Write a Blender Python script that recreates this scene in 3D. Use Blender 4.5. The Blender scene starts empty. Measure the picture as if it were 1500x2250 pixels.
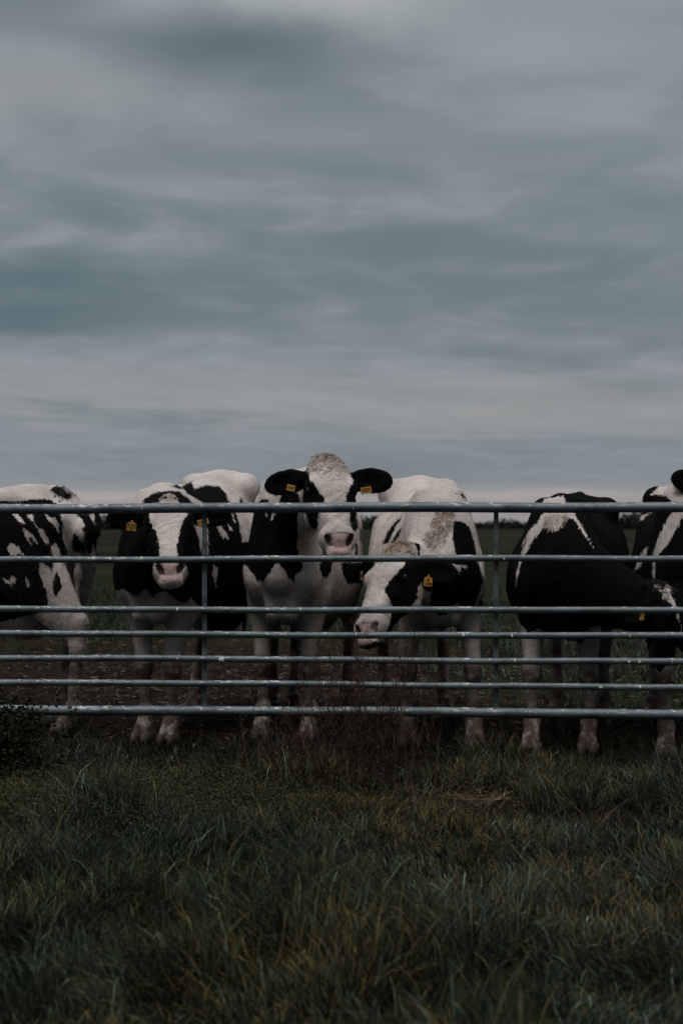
import bpy, math, random
import numpy as np
from mathutils import Vector, Matrix
random.seed(7); rng = np.random.default_rng(7)
scn = bpy.context.scene
COL = scn.collection
PI = math.pi
F32 = np.float32
# ------------------------------------------------------------------ camera, sky, sun, exposure
CAM_H = 1.26; FPX = 3125.0; HOR = 1148.0
cam_d = bpy.data.cameras.new("camera"); cam = bpy.data.objects.new("camera", cam_d); COL.objects.link(cam)
cam.location = (0, 0, CAM_H); cam.rotation_euler = (math.radians(90) + math.atan((HOR - 1125) / FPX), 0, 0)
cam_d.sensor_fit = 'HORIZONTAL'; cam_d.sensor_width = 24; cam_d.lens = 50
cam_d.clip_start = 0.1; cam_d.clip_end = 3000
cam_d.dof.use_dof = True; cam_d.dof.focus_distance = 7.45; cam_d.dof.aperture_fstop = 2.8
scn.camera = cam
scn.view_settings.view_transform = 'Standard'; scn.view_settings.look = 'None'
scn.view_settings.exposure = 0; scn.view_settings.gamma = 1
scn.render.resolution_x = 682; scn.render.resolution_y = 1024

def s2l(c):
    return tuple((x / 255 / 12.92) if x / 255 <= 0.04045 else (((x / 255) + 0.055) / 1.055) ** 2.4 for x in c)

class NT:
    """small helper round a node tree"""
    def __init__(s, tree): s.t = tree; s.n = tree.nodes; s.l = tree.links
    def new(s, typ, **kw):
        nd = s.n.new(typ)
        for k, v in kw.items():
            if k == 'ins':
                for kk, vv in v.items(): s.put(nd.inputs[kk], vv)
            else: setattr(nd, k, v)
        return nd
    def put(s, sock, v):
        if hasattr(v, 'is_output') or isinstance(v, bpy.types.NodeSocket): s.l.new(v, sock)
        elif isinstance(v, bpy.types.Node): s.l.new(v.outputs[0], sock)
        elif isinstance(v, (tuple, list)) and len(v) == 3 and sock.type == 'RGBA': sock.default_value = (*v, 1)
        else: sock.default_value = v
    def math(s, op, a, b=0.0, c=None, clamp=False):
        nd = s.n.new('ShaderNodeMath'); nd.operation = op; nd.use_clamp = clamp
        s.put(nd.inputs[0], a); s.put(nd.inputs[1], b)
        if c is not None: s.put(nd.inputs[2], c)
        return nd.outputs[0]
    def mix(s, f, a, b, blend='MIX'):
        nd = s.n.new('ShaderNodeMix'); nd.data_type = 'RGBA'; nd.blend_type = blend
        s.put(nd.inputs[0], f); s.put(nd.inputs[6], a); s.put(nd.inputs[7], b)
        return nd.outputs[2]
    def ramp(s, f, stops, interp='LINEAR'):
        nd = s.n.new('ShaderNodeValToRGB'); nd.color_ramp.interpolation = interp
        e = nd.color_ramp.elements
        while len(e) > 1: e.remove(e[-1])
        for i, (p, c) in enumerate(stops):
            if isinstance(c, (int, float)): c = (c, c, c)
            if i == 0: e[0].position = p; e[0].color = (*c, 1)
            else: el = e.new(p); el.color = (*c, 1)
        s.put(nd.inputs[0], f); return nd.outputs[0]
    def smooth(s, v, lo, hi):
        nd = s.n.new('ShaderNodeMapRange'); nd.interpolation_type = 'SMOOTHSTEP'
        s.put(nd.inputs[0], v); nd.inputs[1].default_value = lo; nd.inputs[2].default_value = hi
        return nd.outputs[0]
    def noise(s, vec, scale, detail=3, rough=0.55, dist=0.0):
        nd = s.n.new('ShaderNodeTexNoise'); s.put(nd.inputs['Vector'], vec)
        nd.inputs['Scale'].default_value = scale; nd.inputs['Detail'].default_value = detail
        nd.inputs['Roughness'].default_value = rough; nd.inputs['Distortion'].default_value = dist
        return nd.outputs[0]
    def scale(s, vec, sc):
        nd = s.n.new('ShaderNodeVectorMath'); nd.operation = 'MULTIPLY'
        s.put(nd.inputs[0], vec); nd.inputs[1].default_value = sc; return nd.outputs[0]
    def attr(s, name):
        nd = s.n.new('ShaderNodeAttribute'); nd.attribute_name = name; return nd

world = bpy.data.worlds.new("World"); scn.world = world; world.use_nodes = True
W = NT(world.node_tree); W.n.clear()
SUN_EL, SUN_AZ = math.radians(72), math.radians(200)      # high, veiled sun a little behind the camera
sky = W.new('ShaderNodeTexSky', sky_type='NISHITA', sun_disc=False, sun_elevation=SUN_EL, sun_rotation=SUN_AZ)
tc = W.new('ShaderNodeTexCoord')
sep = W.new('ShaderNodeSeparateXYZ'); W.put(sep.inputs[0], tc.outputs['Generated'])
X, Y, Z = sep.outputs
az = W.math('ARCTAN2', X, Y); el = W.math('ARCSINE', Z)
# cloud deck seen in perspective: stretched towards the horizon
hz = W.math('ADD', W.math('MAXIMUM', Z, 0.0), 0.075)
cx = W.math('DIVIDE', X, hz); cy = W.math('DIVIDE', Y, hz)
cv = W.new('ShaderNodeCombineXYZ', ins={0: cx, 1: cy, 2: 0.0})
warp = W.noise(W.scale(cv, (0.5, 0.5, 1)), 1.3, 2)
cvw = W.new('ShaderNodeCombineXYZ', ins={0: W.math('ADD', cx, W.math('MULTIPLY', warp, 1.2)), 1: cy, 2: 0.0})
n1 = W.noise(W.scale(cvw, (1.0, 1.25, 1)), 1.0, 4, 0.5)
n2 = W.noise(W.scale(cvw, (2.6, 2.6, 1)), 1.0, 5, 0.48)
def E(py): return (HOR - py) / FPX
base = W.ramp(el, [
    (0.0, s2l((146, 142, 142))), (E(1128), s2l((146, 142, 142))), (E(1100), s2l((144, 142, 144))), (E(1060), s2l((128, 135, 142))),
    (E(1000), s2l((125, 134, 141))), (E(930), s2l((135, 140, 145))), (E(880), s2l((146, 148, 152))), (E(820), s2l((138, 142, 147))),
    (E(760), s2l((124, 133, 139))), (E(700), s2l((114, 124, 131))), (E(610), s2l((112, 124, 130))),
    (E(500), s2l((123, 134, 139))), (E(400), s2l((132, 141, 146))), (E(250), s2l((132, 141, 146))), (E(120), s2l((126, 135, 139))),
    (E(0), s2l((149, 155, 158))), (0.55, s2l((189, 195, 201))), (0.95, s2l((214, 218, 223)))])
dark_c = s2l((104, 117, 122)); lite_c = s2l((158, 161, 167))
amp = W.smooth(el, -0.01, 0.09)
f1 = W.math('MULTIPLY', W.smooth(n1, 0.36, 0.66), 1.0)
c = W.mix(W.math('MULTIPLY', W.math('MULTIPLY', W.smooth(n1, 0.56, 0.34), 0.62), amp), base, dark_c)
amp2 = W.math('ADD', 0.12, W.math('MULTIPLY', W.smooth(el, 0.06, 0.26), 0.88))
c = W.mix(W.math('MULTIPLY', W.math('MULTIPLY', W.smooth(n2, 0.46, 0.72), 0.55), amp2), c, lite_c)
c = W.mix(W.math('MULTIPLY', W.math('MULTIPLY', W.smooth(n2, 0.54, 0.28), 0.60), amp2), c, s2l((101, 117, 122)))
n3 = W.noise(W.scale(cvw, (4.5, 3.2, 1)), 1.0, 4, 0.45)
c = W.mix(W.math('MULTIPLY', W.math('MULTIPLY', W.smooth(n3, 0.48, 0.76), 0.26), amp), c, lite_c)
c = W.mix(W.math('MULTIPLY', W.math('MULTIPLY', W.smooth(n3, 0.50, 0.24), 0.28), amp), c, s2l((100, 116, 121)))
# broad lighter and darker masses of this sky, fixed in compass direction and height
def blob(c, px, py, rx, ry, col, k, wb=1.0):
    a0, e0 = (px - 750) / FPX, E(py)
    wob = W.math('MULTIPLY', W.math('SUBTRACT', n2, 0.5), 2.6 * wb)
    da = W.math('DIVIDE', W.math('SUBTRACT', az, a0), rx / FPX)
    de = W.math('ADD', W.math('DIVIDE', W.math('SUBTRACT', el, e0), ry / FPX), wob)
    q = W.math('ADD', W.math('MULTIPLY', da, da), W.math('MULTIPLY', de, de))
    g = W.math('MULTIPLY', W.math('POWER', 2.718, W.math('MULTIPLY', q, -1.0)), k)
    return W.mix(g, c, s2l(col))
for b in [(580, 135, 260, 70, (94, 110, 114), 0.95), (60, 40, 200, 70, (98, 112, 117), 0.78), (720, 10, 170, 80, (168, 173, 172), 0.91),
          (90, 230, 260, 60, (144, 148, 147), 0.72), (1250, 330, 420, 60, (114, 128, 131), 0.65), (1150, 90, 420, 120, (142, 151, 154), 0.59),
          (300, 360, 260, 50, (102, 117, 121), 0.72), (100, 640, 330, 60, (88, 106, 112), 0.85), (880, 540, 300, 60, (98, 112, 117), 0.65),
          (1150, 640, 420, 50, (102, 116, 121), 0.65), (60, 710, 200, 35, (84, 102, 109), 0.78), (620, 330, 420, 45, (136, 143, 147), 0.52),
          (1150, 900, 420, 45, (147, 147, 147), 0.72), (350, 850, 420, 40, (138, 142, 144), 0.59), (1130, 1088, 330, 14, (164, 157, 156), 0.91),
          (240, 1092, 200, 14, (164, 157, 156), 0.95), (1400, 480, 300, 60, (106, 120, 125), 0.52), (830, 1030, 200, 40, (108, 117, 123), 0.52)]:
    c = blob(c, *b)
c = blob(c, 720, 15, 200, 95, (168, 172, 172), .85, .4)
c = blob(c, 520, 140, 250, 60, (88, 103, 109), .65, .6)
# unseen low sky behind viewer darkened, added to shade the legs; overhead stays bright
dim = W.math('MULTIPLY', W.smooth(Y, 0.15, -0.45), W.smooth(el, 0.85, 0.35))
c = W.mix(W.math('MULTIPLY', dim, 0.8), c, (0.03, 0.035, 0.038))
c10 = W.new('ShaderNodeVectorMath', operation='SCALE', ins={0: c, 3: 10.7})
mixs = W.mix(0.97, sky.outputs[0], c10.outputs[0])
bg = W.new('ShaderNodeBackground', ins={'Color': mixs, 'Strength': 0.1})
out = W.new('ShaderNodeOutputWorld'); W.l.new(bg.outputs[0], out.inputs[0])
world.cycles.sampling_method = 'MANUAL'; world.cycles.sample_map_resolution = 512

sun_d = bpy.data.lights.new("sun", 'SUN'); sun_d.energy = 2.0; sun_d.angle = math.radians(38); sun_d.color = (1.0, 0.96, 0.92)
sun = bpy.data.objects.new("sun", sun_d); COL.objects.link(sun)
# direction towards the sun: azimuth clockwise from +Y
sv = Vector((math.sin(SUN_AZ) * math.cos(SUN_EL), math.cos(SUN_AZ) * math.cos(SUN_EL), math.sin(SUN_EL)))
sun.rotation_euler = sv.to_track_quat('Z', 'Y').to_euler()

# ------------------------------------------------------------------ object helpers
def tag(o, label=None, cat=None, group=None, kind=None):
    if label: o['label'] = label
    if cat: o['category'] = cat
    if group: o['group'] = group
    if kind: o['kind'] = kind
    return o
def mesh_np(name, V, Q=None, T=None, smooth=True):
    """mesh from numpy verts, quads and tris"""
    me = bpy.data.meshes.new(name)
    V = np.asarray(V, F32).reshape(-1, 3)
    nq = 0 if Q is None else len(Q); nt = 0 if T is None else len(T)
    me.vertices.add(len(V)); me.vertices.foreach_set('co', V.ravel())
    idx = []; starts = []; tot = []
    if nq: idx.append(np.asarray(Q, np.int32).ravel()); starts.append(np.arange(nq) * 4); tot.append(np.full(nq, 4))
    if nt: idx.append(np.asarray(T, np.int32).ravel()); starts.append(nq * 4 + np.arange(nt) * 3); tot.append(np.full(nt, 3))
    idx = np.concatenate(idx); starts = np.concatenate(starts); tot = np.concatenate(tot)
    me.loops.add(len(idx)); me.loops.foreach_set('vertex_index', idx.astype(np.int32))
    me.polygons.add(nq + nt); me.polygons.foreach_set('loop_start', starts.astype(np.int32))
    me.polygons.foreach_set('loop_total', tot.astype(np.int32))
    me.update(calc_edges=True)
    if smooth: me.polygons.foreach_set('use_smooth', np.ones(nq + nt, bool))
    me.validate()
    return me
def fattr(me, name, vals):
    a = me.attributes.new(name, 'FLOAT', 'POINT'); a.data.foreach_set('value', np.asarray(vals, F32).ravel())
def cattr(me, name, vals):
    a = me.attributes.new(name, 'FLOAT_COLOR', 'POINT')
    vals = np.asarray(vals, F32); vals = np.concatenate([vals, np.ones((len(vals), 1), F32)], 1)
    a.data.foreach_set('color', vals.ravel())
def obj(name, me, mat, parent=None):
    o = bpy.data.objects.new(name, me); COL.objects.link(o)
    if mat: me.materials.append(mat)
    if parent: o.parent = parent
    return o
def empty(name, loc, rz=0):
    o = bpy.data.objects.new(name, None); COL.objects.link(o); o.location = loc; o.rotation_euler = (0, 0, rz)
    o.empty_display_size = 0.2; return o
def at(px, py, Yd):
    return np.array([(px - 750) / FPX * Yd, Yd, CAM_H + (HOR - py) / FPX * Yd])
def gx(px, Yd): return np.array([(px - 750) / FPX * Yd, Yd, 0.0])
def nrm(v): v = np.asarray(v, float); return v / (np.linalg.norm(v) + 1e-12)

def new_mat(name):
    m = bpy.data.materials.new(name); m.use_nodes = True
    N = NT(m.node_tree); N.n.clear()
    bs = N.new('ShaderNodeBsdfPrincipled'); o = N.new('ShaderNodeOutputMaterial'); N.l.new(bs.outputs[0], o.inputs[0])
    return m, N, bs
def simple(name, col, rough=0.6, metal=0.0, spec=0.5, var=0.0, vs=30):
    m, N, b = new_mat(name)
    if var:
        t = N.new('ShaderNodeTexCoord'); n = N.noise(t.outputs['Object'], vs, 4)
        b_c = N.mix(N.smooth(n, 0.3, 0.7), tuple(x * (1 - var) for x in col), tuple(min(1, x * (1 + var)) for x in col))
        N.put(b.inputs['Base Color'], b_c)
    else: b.inputs['Base Color'].default_value = (*col, 1)
    b.inputs['Roughness'].default_value = rough; b.inputs['Metallic'].default_value = metal
    b.inputs['Specular IOR Level'].default_value = spec
    return m

# ------------------------------------------------------------------ materials
def mat_coat():
    m, N, b = new_mat('cow_coat')
    t = N.new('ShaderNodeTexCoord'); P = t.outputs['Object']
    patch = N.attr('patch').outputs['Fac']; pink = N.attr('pink').outputs['Fac']
    dirt = N.attr('dirt').outputs['Fac']; tan = N.attr('tan').outputs['Fac']
    nh = N.noise(N.scale(P, (60, 60, 22)), 1.0, 3, 0.6)
    nf = N.noise(N.scale(P, (210, 210, 60)), 1.0, 2, 0.6)
    e = N.math('ADD', patch, N.math('MULTIPLY', N.math('SUBTRACT', nh, 0.5), 14.0))
    e = N.math('ADD', e, N.math('MULTIPLY', N.math('SUBTRACT', nf, 0.5), 9.0))
    f = N.smooth(e, -0.9, 0.9)
    nb = N.noise(P, 7, 4); nc = N.noise(N.scale(P, (150, 150, 40)), 1.0, 4, 0.7)
    white = N.mix(N.smooth(nb, 0.3, 0.7), (0.52, 0.45, 0.415), (0.70, 0.635, 0.60))
    white = N.mix(N.math('MULTIPLY', N.smooth(nc, 0.42, 0.72), 0.30), white, (0.30, 0.25, 0.225))
    white = N.mix(N.math('MULTIPLY', tan, N.smooth(nc, 0.25, 0.6)), white, (0.27, 0.19, 0.135))
    stain = N.math('MULTIPLY', dirt, N.smooth(N.noise(P, 14, 5, 0.65), 0.22, 0.55))
    white = N.mix(stain, white, (0.105, 0.072, 0.058))
    black = N.mix(N.smooth(nc, 0.4, 0.8), (0.0035, 0.0035, 0.004), (0.007, 0.0068, 0.0072))
    col = N.mix(f, white, black)
    npk = N.noise(P, 60, 4)
    col = N.mix(pink, col, N.mix(N.smooth(npk, 0.35, 0.65), (0.29, 0.185, 0.17), (0.41, 0.29, 0.27)))
    N.put(b.inputs['Base Color'], col)
    N.put(b.inputs['Roughness'], N.math('SUBTRACT', 0.85, N.math('MULTIPLY', pink, 0.42)))
    N.put(b.inputs['Specular IOR Level'], N.math('ADD', 0.03, N.math('MULTIPLY', pink, 0.42)))
    # hair: stretched bumps with a wavy field
    wv = N.noise(P, 9, 3); sw = N.new('ShaderNodeVectorMath', operation='ADD')
    N.put(sw.inputs[0], N.scale(P, (140, 140, 38)))
    N.put(sw.inputs[1], N.new('ShaderNodeVectorMath', operation='SCALE', ins={0: N.new('ShaderNodeTexNoise', ins={'Vector': P, 'Scale': 12.0}).outputs['Color'], 3: 9.0}).outputs[0])
    fur = N.noise(sw.outputs[0], 1.0, 4, 0.65)
    lump = N.noise(P, 22, 3)
    hgt = N.math('ADD', N.math('MULTIPLY', fur, 1.0), N.math('MULTIPLY', lump, 1.2))
    hgt = N.math('MULTIPLY', hgt, N.math('SUBTRACT', 1.0, N.math('MULTIPLY', pink, 0.7)))
    bp = N.new('ShaderNodeBump', ins={'Height': hgt, 'Strength': 0.7, 'Distance': 0.012})
    N.put(b.inputs['Normal'], bp.outputs[0])
    return m
def mat_hair():
    m, N, b = new_mat('cow_hair')
    N.put(b.inputs['Base Color'], N.attr('col').outputs['Color']); b.inputs['Roughness'].default_value = 0.7
    b.inputs['Specular IOR Level'].default_value = 0.25
    return m
def mat_blade(name, rough=0.55, spec=0.3):
    m, N, b = new_mat(name)
    N.put(b.inputs['Base Color'], N.attr('col').outputs['Color'])
    b.inputs['Roughness'].default_value = rough; b.inputs['Specular IOR Level'].default_value = spec
    return m
def mat_galv():
    m, N, b = new_mat('galvanised_steel')
    t = N.new('ShaderNodeTexCoord'); P = t.outputs['Object']
    vo = N.new('ShaderNodeTexVoronoi', ins={'Vector': N.scale(P, (22, 40, 40)), 'Scale': 1.0, 'Randomness': 1.0})
    vcol = N.math('MULTIPLY', N.new('ShaderNodeSeparateColor', ins={0: vo.outputs['Color']}).outputs[0], 1.0)
    n = N.noise(N.scale(P, (6, 14, 14)), 1.0, 5, 0.6)
    col = N.mix(N.smooth(n, 0.3, 0.7), (0.05, 0.064, 0.072), (0.16, 0.19, 0.205))
    col = N.mix(N.math('MULTIPLY', vcol, 0.28), col, (0.22, 0.25, 0.265))
    # pale dried runs and spatter along the upper half, and a few white drops
    sp = N.new('ShaderNodeSeparateXYZ'); N.put(sp.inputs[0], t.outputs['Normal'])
    up = N.smooth(sp.outputs[2], -0.15, 0.7)
    ns = N.noise(N.scale(P, (26, 50, 50)), 1.0, 5, 0.72)
    ns2 = N.noise(N.scale(P, (2.2, 2.2, 2.2)), 1.0, 2)
    thr = N.math('ADD', ns, N.math('MULTIPLY', N.math('SUBTRACT', ns2, 0.5), 0.35))
    spot = N.math('MULTIPLY', N.smooth(thr, 0.555, 0.62), up)
    col = N.mix(N.math('MULTIPLY', spot, 0.8), col, (0.55, 0.59, 0.61))
    N.put(b.inputs['Base Color'], col)
    N.put(b.inputs['Metallic'], N.math('SUBTRACT', 0.6, N.math('MULTIPLY', spot, 0.5)))
    N.put(b.inputs['Roughness'], N.math('ADD', 0.45, N.math('MULTIPLY', n, 0.3)))
    bp = N.new('ShaderNodeBump', ins={'Height': N.math('ADD', ns, N.math('MULTIPLY', spot, 0.6)), 'Strength': 0.35, 'Distance': 0.004})
    N.put(b.inputs['Normal'], bp.outputs[0])
    return m
M_COAT = mat_coat(); M_HAIR = mat_hair(); M_GRASS = mat_blade('grass_blade', 0.6, 0.03); M_GALV = mat_galv()
M_HOOF = simple('hoof_horn', (0.055, 0.034, 0.028), 0.7, var=0.35, vs=40)
M_EYE = simple('eye_wet', (0.012, 0.012, 0.016), 0.06, spec=0.8)
M_TAG = simple('yellow_plastic', (0.52, 0.25, 0.045), 0.55, var=0.3, vs=60)
M_INK = simple('black_ink', (0.01, 0.009, 0.008), 0.7)
M_SPOT = simple('white_dropping', (0.62, 0.65, 0.66), 0.8, var=0.15, vs=200)

def mat_ground():
    m, N, b = new_mat('field_soil')
    g = N.new('ShaderNodeNewGeometry'); P = g.outputs['Position']
    s = N.new('ShaderNodeSeparateXYZ'); N.put(s.inputs[0], P); x, y, z = s.outputs
    nA = N.noise(P, 0.9, 5, 0.6); nB = N.noise(P, 9, 6, 0.65); nC = N.noise(P, 45, 5, 0.7); nL = N.noise(N.scale(P, (0.03, 0.10, 0)), 1.0, 4)
    mud = N.mix(N.smooth(nB, 0.3, 0.7), (0.006, 0.0048, 0.0038), (0.032, 0.024, 0.019))
    mud = N.mix(N.math('MULTIPLY', N.smooth(nC, 0.58, 0.68), 0.7), mud, (0.13, 0.092, 0.070))
    gr = N.mix(N.smooth(nB, 0.3, 0.7), (0.010, 0.014, 0.007), (0.034, 0.042, 0.019))
    gr = N.mix(N.math('MULTIPLY', N.smooth(nA, 0.52, 0.7), 0.55), gr, (0.055, 0.042, 0.016))
    far = N.mix(N.smooth(nL, 0.35, 0.65), (0.015, 0.018, 0.0125), (0.027, 0.029, 0.0185))
    grass = N.mix(N.smooth(y, 12, 40), gr, far)
    # trampled soil round the gate and the muddy patch behind the herd, left of the middle
    edge = N.math('MULTIPLY', N.math('SUBTRACT', nA, 0.5), 6.0)
    ye = N.math('ADD', y, edge)
    m1 = N.math('MULTIPLY', N.smooth(ye, 6.0, 7.0), N.smooth(ye, 20, 11.5))
    lim = N.smooth(N.math('ADD', x, edge), 2.6, 0.2)
    m2 = N.math('MAXIMUM', lim, N.smooth(ye, 10.6, 9.0))
    N.put(b.inputs['Base Color'], N.mix(N.math('MULTIPLY', m1, m2), grass, mud))
    b.inputs['Roughness'].default_value = 1.0; b.inputs['Specular IOR Level'].default_value = 0.0
    h = N.math('ADD', N.math('MULTIPLY', nB, 1.0), N.math('MULTIPLY', nC, 0.35))
    bp = N.new('ShaderNodeBump', ins={'Height': h, 'Strength': 0.9, 'Distance': 0.06}); N.put(b.inputs['Normal'], bp.outputs[0])
    return m

# ------------------------------------------------------------------ ground: one sheet to the horizon
def vnoise(x, y, sc, seed):
    """smooth value noise in numpy"""
    r = np.random.default_rng(seed); G = r.random((257, 257))
    u = x * sc + 1000.3; v = y * sc + 1000.7
    iu = np.floor(u).astype(int); iv = np.floor(v).astype(int); fu = u - iu; fv = v - iv
    fu = fu * fu * (3 - 2 * fu); fv = fv * fv * (3 - 2 * fv)
    a = G[iu % 256, iv % 256]; b_ = G[(iu + 1) % 256, iv % 256]; c_ = G[iu % 256, (iv + 1) % 256]; d_ = G[(iu + 1) % 256, (iv + 1) % 256]
    return (a * (1 - fu) + b_ * fu) * (1 - fv) + (c_ * (1 - fu) + d_ * fu) * fv
def ground_z(x, y):
    x = np.asarray(x, float); y = np.asarray(y, float)
    w = np.clip((60 - y) / 40, 0, 1)
    h = (vnoise(x, y, 0.5, 1) - .5) * .05 + (vnoise(x, y, 2.1, 2) - .5) * .035 + (vnoise(x, y, 6.5, 3) - .5) * .018
    h = h - 0.02
    # rough hump of uncut grass behind the left cows
    h = h + 0.22 * np.exp(-((x + 3.0) / 1.8) ** 2 - ((y - 22) / 1.3) ** 2) + 0.25 * np.exp(-((x + 4.6) / 3.0) ** 2 - ((y - 30) / 2.0) ** 2)
    bank = 0.05 * np.clip((7.2 - y) / 2.5, 0, 1)
    return h * w + bank * 0.0
gx_ = np.concatenate([-np.geomspace(900, 6.2, 40), np.arange(-6, 6.01, 0.06), np.geomspace(6.2, 900, 40)])
gy_ = np.concatenate([[-900, -300, -100, -30, -8, -3], np.arange(0, 20, 0.07), np.geomspace(20.2, 1500, 90)])
GX, GY = np.meshgrid(gx_, gy_); GZ = ground_z(GX, GY)
nx, ny = len(gx_), len(gy_)
ii = (np.arange(ny - 1)[:, None] * nx + np.arange(nx - 1)[None, :]).ravel()
me = mesh_np('ground', np.stack([GX, GY, GZ], -1).reshape(-1, 3), Q=np.stack([ii, ii + 1, ii + nx + 1, ii + nx], 1))
tag(obj('ground', me, mat_ground()), 'dark muddy pasture running flat to the horizon', kind='structure')

# ------------------------------------------------------------------ signed distance cow
def smin(a, b, k):
    h = np.maximum(k - np.abs(a - b), 0) / k
    return np.minimum(a, b) - h * h * k * 0.25
def smax(a, b, k): return -smin(-a, -b, k)
def seg(P, a, b, ra, rb, up=(0, 0, 1)):
    """elliptic round cone: ra, rb = (lateral, vertical) or a number"""
    a = np.asarray(a, F32); b = np.asarray(b, F32)
    ra = (ra, ra) if np.isscalar(ra) else ra; rb = (rb, rb) if np.isscalar(rb) else rb
    d = b - a; L = float(np.linalg.norm(d)); t = (d / L).astype(F32)
    up = np.asarray(up, float); v = up - t * np.dot(up, t)
    if np.linalg.norm(v) < 1e-3: v = np.cross(t, (0, 1, 0))
    v = nrm(v).astype(F32); u = np.cross(v, t).astype(F32)
    Q = P - a; s = Q @ t; tt = np.clip(s / L, 0, 1); w = s - tt * L
    A = ra[0] + (rb[0] - ra[0]) * tt; B = ra[1] + (rb[1] - ra[1]) * tt; m = np.minimum(A, B)
    q = np.sqrt(((Q @ u) / A) ** 2 + ((Q @ v) / B) ** 2 + (w / m) ** 2)
    return (q - 1) * m
def ell(P, c, r, R=None):
    Q = P - np.asarray(c, F32)
    if R is not None: Q = Q @ np.asarray(R, F32)          # columns of R = axes
    r = np.asarray(r, F32); k0 = np.sqrt(((Q / r) ** 2).sum(1)); k1 = np.sqrt(((Q / (r * r)) ** 2).sum(1)) + 1e-6
    return k0 * (k0 - 1) / k1
def axes(d, up):
    d = nrm(d); v = np.asarray(up, float); v = nrm(v - d * np.dot(v, d)); u = np.cross(v, d)
    return np.stack([d, u, v], 1)
def smooth_table(xs, cols, n=80):
    xs = np.asarray(xs, float); g = np.linspace(xs[0], xs[-1], n); outs = []
    for c_ in cols:
        y = np.interp(g, xs, c_); k = np.array([1, 4, 6, 8, 6, 4, 1.]); k /= k.sum()
        y = np.convolve(np.pad(y, 3, mode='edge'), k, 'valid'); outs.append(y)
    return g, outs
TX = [-1.70, -1.62, -1.52, -1.36, -1.15, -0.9, -0.6, -0.3, -0.1, 0.06, 0.18, 0.27]
T_TOP = [1.30, 1.41, 1.46, 1.485, 1.49, 1.455, 1.43, 1.445, 1.45, 1.40, 1.27, 1.14]
T_BOT = [1.16, 1.02, 0.92, 0.80, 0.66, 0.60, 0.61, 0.65, 0.67, 0.69, 0.76, 0.86]
T_HW = [0.08, 0.15, 0.19, 0.23, 0.29, 0.335, 0.33, 0.275, 0.235, 0.20, 0.16, 0.10]
HH = [-0.05, 0.0, 0.05, 0.11, 0.18, 0.26, 0.34, 0.41, 0.46, 0.50, 0.535]
H_A = [0.066, 0.094, 0.108, 0.118, 0.116, 0.092, 0.072, 0.068, 0.075, 0.078, 0.055]
H_F = [-0.035, 0.005, 0.028, 0.040, 0.040, 0.034, 0.028, 0.026, 0.024, 0.010, -0.022]
H_B = [-0.10, -0.15, -0.195, -0.225, -0.225, -0.195, -0.160, -0.140, -0.128, -0.112, -0.080]

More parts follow.
